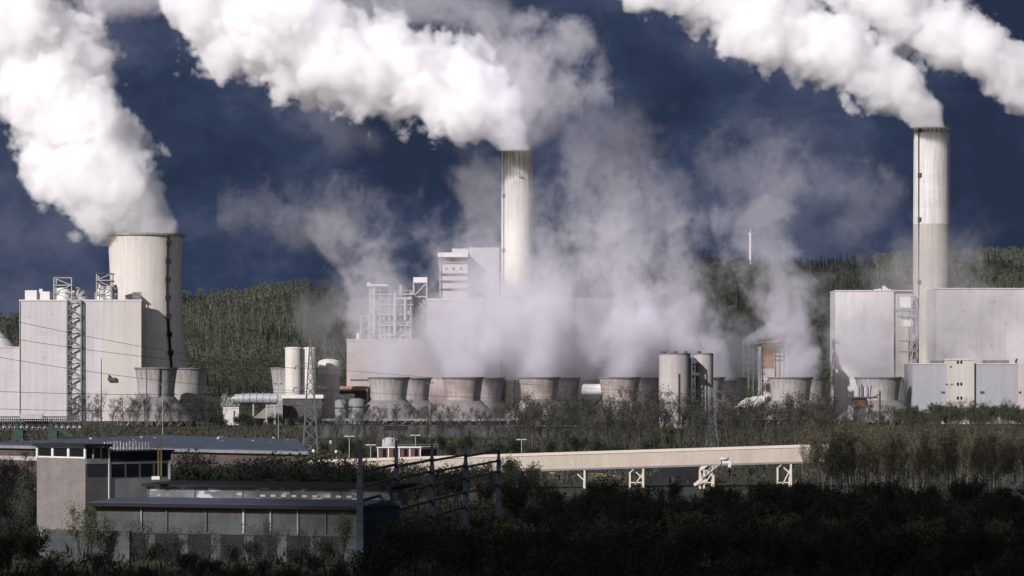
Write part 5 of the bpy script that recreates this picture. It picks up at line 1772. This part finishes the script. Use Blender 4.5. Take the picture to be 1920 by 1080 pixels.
class Geo:
    """small helper that writes a density field as geometry nodes"""

    def __init__(s, name):
        s.t = bpy.data.node_groups.new(name, 'GeometryNodeTree')
        s.t.interface.new_socket('Geometry', in_out='OUTPUT', socket_type='NodeSocketGeometry')

    def n(s, typ, ins=(), **kw):
        nd = s.t.nodes.new(typ)
        for k, v in kw.items():
            setattr(nd, k, v)
        for k, v in (ins.items() if isinstance(ins, dict) else enumerate(ins)):
            if v is None:
                continue
            if hasattr(v, 'is_output'):
                s.t.links.new(v, nd.inputs[k])
            else:
                nd.inputs[k].default_value = v
        return nd

    def m(s, op, a, b=None, c=None):
        return s.n('ShaderNodeMath', (a, b, c), operation=op).outputs[0]

    def v(s, op, a, b=None):
        if op == 'SCALE':
            nd = s.n('ShaderNodeVectorMath', (a,), operation=op)
            if hasattr(b, 'is_output'):
                s.t.links.new(b, nd.inputs['Scale'])
            else:
                nd.inputs['Scale'].default_value = b
            return nd.outputs[0]
        return s.n('ShaderNodeVectorMath', (a, b), operation=op).outputs['Value' if op in ('DOT_PRODUCT', 'LENGTH') else 0]

    def noise(s, p, scale, detail=0, rough=.5, dist=0.):
        nd = s.t.nodes.new('ShaderNodeTexNoise')
        nd.normalize = False
        s.t.links.new(p, nd.inputs['Vector'])
        nd.inputs['Scale'].default_value = scale
        nd.inputs['Detail'].default_value = detail
        nd.inputs['Roughness'].default_value = rough
        nd.inputs['Distortion'].default_value = dist
        return nd.outputs[0]

    def spine(s, p, pts):
        best = None
        for (a, ra), (b, rb) in zip(pts, pts[1:]):
            ab = b - a
            pa = s.v('SUBTRACT', p, tuple(a))
            t = s.m('DIVIDE', s.v('DOT_PRODUCT', pa, tuple(ab)), ab.length_squared)
            t = s.n('ShaderNodeClamp', (t, 0., 1.)).outputs[0]
            q = s.v('SUBTRACT', pa, s.v('SCALE', tuple(ab), t))
            d = s.m('DIVIDE', s.v('LENGTH', q), s.m('MULTIPLY_ADD', t, rb - ra, ra))
            best = d if best is None else s.m('MINIMUM', best, d)
        return best

    def emit(s, dens, lo, hi, vox, m, name):
        res = [max(8, int((hi[i] - lo[i]) / vox)) for i in range(3)]
        print(name, res, round(res[0] * res[1] * res[2] / 1e6, 2), 'M voxels')
        vc = s.n('GeometryNodeVolumeCube', {'Density': dens, 'Background': 0., 'Min': tuple(lo), 'Max': tuple(hi), 'Resolution X': res[0], 'Resolution Y': res[1], 'Resolution Z': res[2]})
        sm = s.n('GeometryNodeSetMaterial', {'Geometry': vc.outputs[0], 'Material': m})
        s.n('NodeGroupOutput', (sm.outputs[0],))
        vd = bpy.data.volumes.new(name)
        vd.materials.append(m)
        o = bpy.data.objects.new(name, vd)
        COL.objects.link(o)
        o.modifiers.new('density', 'NODES').node_group = s.t
        return o


def bounds(pts, pad, top=None):
    lo = Vector([min(q[0][i] - q[1] * pad for q in pts) for i in range(3)])
    hi = Vector([max(q[0][i] + q[1] * pad for q in pts) for i in range(3)])
    if top is not None:
        hi.z = min(hi.z, top)
    return lo, hi


def plume(spine, D, label, seed, A=.5, B=.45, lam=20., w=.19, dens=.15, vox=.52, zfloor=None, group='thick steam plumes', tail=1.0):
    """thick cauliflower plume along a bent spine of (px, py, depth offset, radius in photo pixels)"""
    pts = [(P(x, y, D + dd), S(r, D)) for x, y, dd, r in spine]
    g = Geo('steam_density')
    p0 = g.n('GeometryNodeInputPosition').outputs[0]
    p = g.v('ADD', p0, (seed * 137.0, seed * 61.0, seed * 29.0))
    s = g.spine(p0, pts)
    lo = g.noise(p, 1 / (lam * 1.3), 2, .5)
    bil = None
    for k in range(5):
        x = g.m('MULTIPLY', g.m('ABSOLUTE', g.noise(p, 1.5 * 2 ** k / lam)), .61 ** k)
        bil = x if bil is None else g.m('ADD', bil, x)
    fine = g.noise(p, 14 / lam, 3, .6)
    f = g.m('SUBTRACT', 1.0, s)
    # near the mouth the plume is tight, farther on it billows
    r0 = pts[0][0]
    dist = g.v('LENGTH', g.v('SUBTRACT', p0, tuple(r0)))
    gain = g.n('ShaderNodeMapRange', (dist, 0., pts[0][1] * 3.2, .28, 1.)).outputs[0]
    f = g.m('MULTIPLY_ADD', g.m('MULTIPLY', lo, A), gain, f)
    f = g.m('MULTIPLY_ADD', g.m('MULTIPLY', g.m('SUBTRACT', bil, .66), B), gain, f)
    f = g.m('MULTIPLY_ADD', fine, .04, f)
    d = g.n('ShaderNodeMapRange', (f, 0., w, 0., dens), interpolation_type='SMOOTHSTEP').outputs[0]
    lo_, hi_ = bounds(pts, 1.35)
    if zfloor is not None:
        lo_.z = zfloor
    if tail != 1.0:
        L = (pts[-1][0] - pts[0][0]).length
        d = g.m('MULTIPLY', d, g.n('ShaderNodeMapRange', (dist, L * .45, L, 1., tail)).outputs[0])
    o = g.emit(d, lo_, hi_, vox, STEAM, 'steam_plume')
    tag(o, label, 'steam', group)


def veil(spine, D, label, seed, dens=.135, h0=42., lam=22., A=1.05, w=.95, vox=.75, z0=None, zfloor=None, name='thin_steam', group='thin steam from the small towers', cut=.0, stretch=.9):
    """translucent drifting steam, thinner with height"""
    pts = [(P(x, y, D + dd), S(r, D)) for x, y, dd, r in spine]
    g = Geo('thin_steam_density')
    p0 = g.n('GeometryNodeInputPosition').outputs[0]
    p = g.v('ADD', g.v('MULTIPLY', p0, (1.0, 1.0, stretch)), (seed * 137.0, seed * 61.0, seed * 29.0))
    s = g.spine(p0, pts)
    n1 = g.noise(p, 1 / lam, 8, .66, .5)
    n2 = g.noise(p, .45 / lam, 2, .5, .4)
    n3 = g.m('SUBTRACT', .30, g.m('ABSOLUTE', g.noise(p, 2.6 / lam, 5, .62, .5)))
    z = g.n('ShaderNodeSeparateXYZ', (p0,)).outputs[2]
    zb = pts[0][0].z if z0 is None else z0
    gain = g.n('ShaderNodeMapRange', (z, zb, zb + 26., .12, 1.)).outputs[0]
    f = g.m('SUBTRACT', 1.0 - cut, s)
    f = g.m('MULTIPLY_ADD', g.m('MULTIPLY', n1, A), gain, f)
    f = g.m('MULTIPLY_ADD', g.m('MULTIPLY', n2, A * .9), gain, f)
    f = g.m('MULTIPLY_ADD', g.m('MULTIPLY', n3, A * .95), g.m('MAXIMUM', gain, .4), f)
    d = g.n('ShaderNodeMapRange', (f, 0., w, 0., dens), interpolation_type='SMOOTHSTEP').outputs[0]
    fade = g.m('EXPONENT', g.m('MULTIPLY', g.m('MAXIMUM', g.m('SUBTRACT', z, zb), 0.), -1.0 / h0))
    d = g.m('MULTIPLY', d, fade)
    lo_, hi_ = bounds(pts, 1.5)
    if zfloor is not None:
        lo_.z = zfloor
    o = g.emit(d, lo_, hi_, vox, VEIL, name)
    tag(o, label, 'steam', group)


# thick plumes
plume([(273, 456, 0, 65), (270, 428, 0, 66), (250, 402, 0, 78), (214, 358, 0, 102), (163, 292, 0, 112), (113, 200, 0, 116), (75, 110, 0, 122), (52, 20, 0, 132), (30, -70, 0, 140)], 1572,
      'dense white plume leaning left from the huge cooling tower', 1, zfloor=Z(460, 1572), lam=24)
plume([(970, 288, 0, 25), (945, 238, 0, 46), (895, 188, 0, 84), (800, 160, 0, 98), (665, 118, 0, 104), (520, 68, 0, 110), (425, 30, 0, 104), (370, -20, 0, 90)], 1500,
      'dense white plume trailing left from the central chimney', 2, zfloor=Z(281, 1500))
plume([(1747, 250, 0, 29), (1724, 205, 0, 42), (1670, 150, 0, 66), (1570, 92, 0, 82), (1450, 42, 0, 88), (1340, 0, 0, 80), (1240, -45, 0, 74)], 1470,
      'dense white plume trailing left from the two tone chimney', 3, zfloor=Z(238, 1470))
plume([(2030, 235, 0, 56), (1900, 138, 0, 60), (1800, 78, 0, 68), (1690, 20, 0, 74), (1590, -50, 0, 80)], 1530,
      'dense white plume entering at the upper right picture edge', 4)
W = 'loose steam wisps'
veil([(190, -20, 0, 60), (340, -30, 0, 55), (420, -60, 0, 50)], 1560, 'loose steam cloud along the top edge between the two left plumes', 5, dens=.10, h0=900, group=W, w=.8, A=1.3)
veil([(650, 10, 0, 60), (760, 5, 0, 55), (880, 10, 0, 45), (960, 40, 0, 30)], 1520, 'loose steam cloud above the central plume at the top edge', 6, dens=.05, h0=900, group=W, w=.8, A=1.4)
veil([(985, 268, 0, 30), (1035, 215, 0, 42), (1075, 165, 0, 44), (1090, 120, 0, 40), (1060, 80, 0, 44), (1010, 90, 0, 50)], 1500, 'faint wisp curling up right of the central chimney top', 7, lam=18, dens=.055, h0=900, group=W)
veil([(970, 290, 0, 26), (975, 235, 0, 58), (965, 185, 0, 86), (930, 140, 0, 86)], 1503, 'soft grey steam round the root of the central plume', 22, dens=.05, h0=900, group=W, zfloor=Z(281, 1503))
veil([(640, 250, 0, 60), (560, 210, 0, 60), (700, 260, 0, 40)], 1500, 'ragged grey wisps hanging below the central plume', 8, dens=.010, h0=900, group=W, A=1.3)
veil([(1590, 420, 0, 60), (1640, 380, 0, 60), (1540, 330, 0, 60), (1400, 330, 0, 70)], 1520, 'faint grey wisp in the dark sky left of the two tone chimney', 9, dens=.014, h0=900, group=W, A=1.3)
veil([(700, 500, 0, 44), (650, 440, 0, 58), (570, 430, 0, 56), (480, 405, 0, 50)], 1520, 'faint grey wisp in the dark sky over the green hill', 10, dens=.012, h0=900, group=W, A=1.4)
# steam of the small towers
veil([(729, 712, 0, 42), (728, 660, 0, 61), (738, 600, 0, 72), (735, 540, 0, 72), (700, 470, 0, 73), (640, 420, 0, 66)], 1405, 'thin steam rising from the grey streaked first small tower', 11, zfloor=Z(711, 1405))
veil([(868, 712, 0, 42), (868, 650, 0, 63), (874, 570, 0, 76), (905, 480, 0, 83), (945, 390, 0, 87), (900, 330, 0, 61)], 1410, 'thin steam rising from the second small tower with the dark ladder', 12, zfloor=Z(711, 1410), h0=42)
veil([(1011, 712, 0, 42), (1011, 645, 0, 65), (1022, 565, 0, 80), (1060, 470, 0, 99), (1115, 390, 0, 109), (1160, 325, 0, 92), (1100, 255, 0, 71)], 1405, 'broad thin steam drifting up right of the central chimney', 13, zfloor=Z(711, 1405), h0=44)
veil([(1162, 712, 0, 42), (1165, 645, 0, 72), (1150, 575, 0, 92), (1135, 500, 0, 96), (1190, 430, 0, 81), (1250, 390, 0, 61)], 1410, 'thin steam rising from the pinkish small tower beside the white tank', 14, zfloor=Z(711, 1410), h0=44)
veil([(1335, 712, 10, 56), (1325, 650, 0, 79), (1295, 580, 0, 83), (1250, 510, 0, 67), (1270, 440, 0, 46)], 1410, 'thin steam rising behind the pair of grey silos', 15, zfloor=Z(711, 1410), h0=42)
veil([(1495, 712, 10, 48), (1500, 650, 0, 48), (1488, 590, 0, 47), (1466, 520, 0, 52), (1420, 460, 0, 47), (1410, 400, 0, 51), (1500, 330, 0, 56)], 1405, 'narrow steam column rising from the wide small tower by the tarpaulin', 16, dens=.15, zfloor=Z(711, 1405), h0=44)
veil([(1650, 712, 6, 58), (1630, 655, 0, 79), (1640, 590, 0, 76), (1690, 520, 0, 72), (1790, 480, 0, 71), (1840, 430, 0, 56)], 1405, 'thin steam rising before the pale block left of the two tone chimney', 17, dens=.10, zfloor=Z(711, 1405), h0=28)
veil([(720, 660, 0, 76), (860, 635, 0, 126), (1000, 620, 0, 131), (1140, 630, 0, 126), (1280, 650, 0, 87), (1400, 670, 0, 65)], 1462, 'pale steam bank lying between the small towers and the boiler houses', 18, dens=.07, h0=60, z0=20, zfloor=Z(711, 1462), A=.6)
veil([(1760, 620, 0, 60), (1830, 600, 0, 70), (1930, 600, 0, 60)], 1450, 'pale steam drifting across the huge block at the right edge', 19, dens=.03, h0=60, z0=20, zfloor=Z(680, 1450))
veil([(625, 690, 0, 34), (610, 650, 0, 38), (590, 600, 0, 40), (640, 560, 0, 44)], 1480, 'faint steam between the cream silos and the pinkish hall', 20, dens=.018, h0=60, zfloor=Z(705, 1480))
veil([(1400, 640, 0, 10), (1425, 628, 0, 14), (1450, 618, 0, 16), (1475, 615, 0, 12)], 1590, 'small bright puff of steam at the orange works roof', 21, dens=.16, h0=300, lam=8, w=.5, vox=.5, group=W)
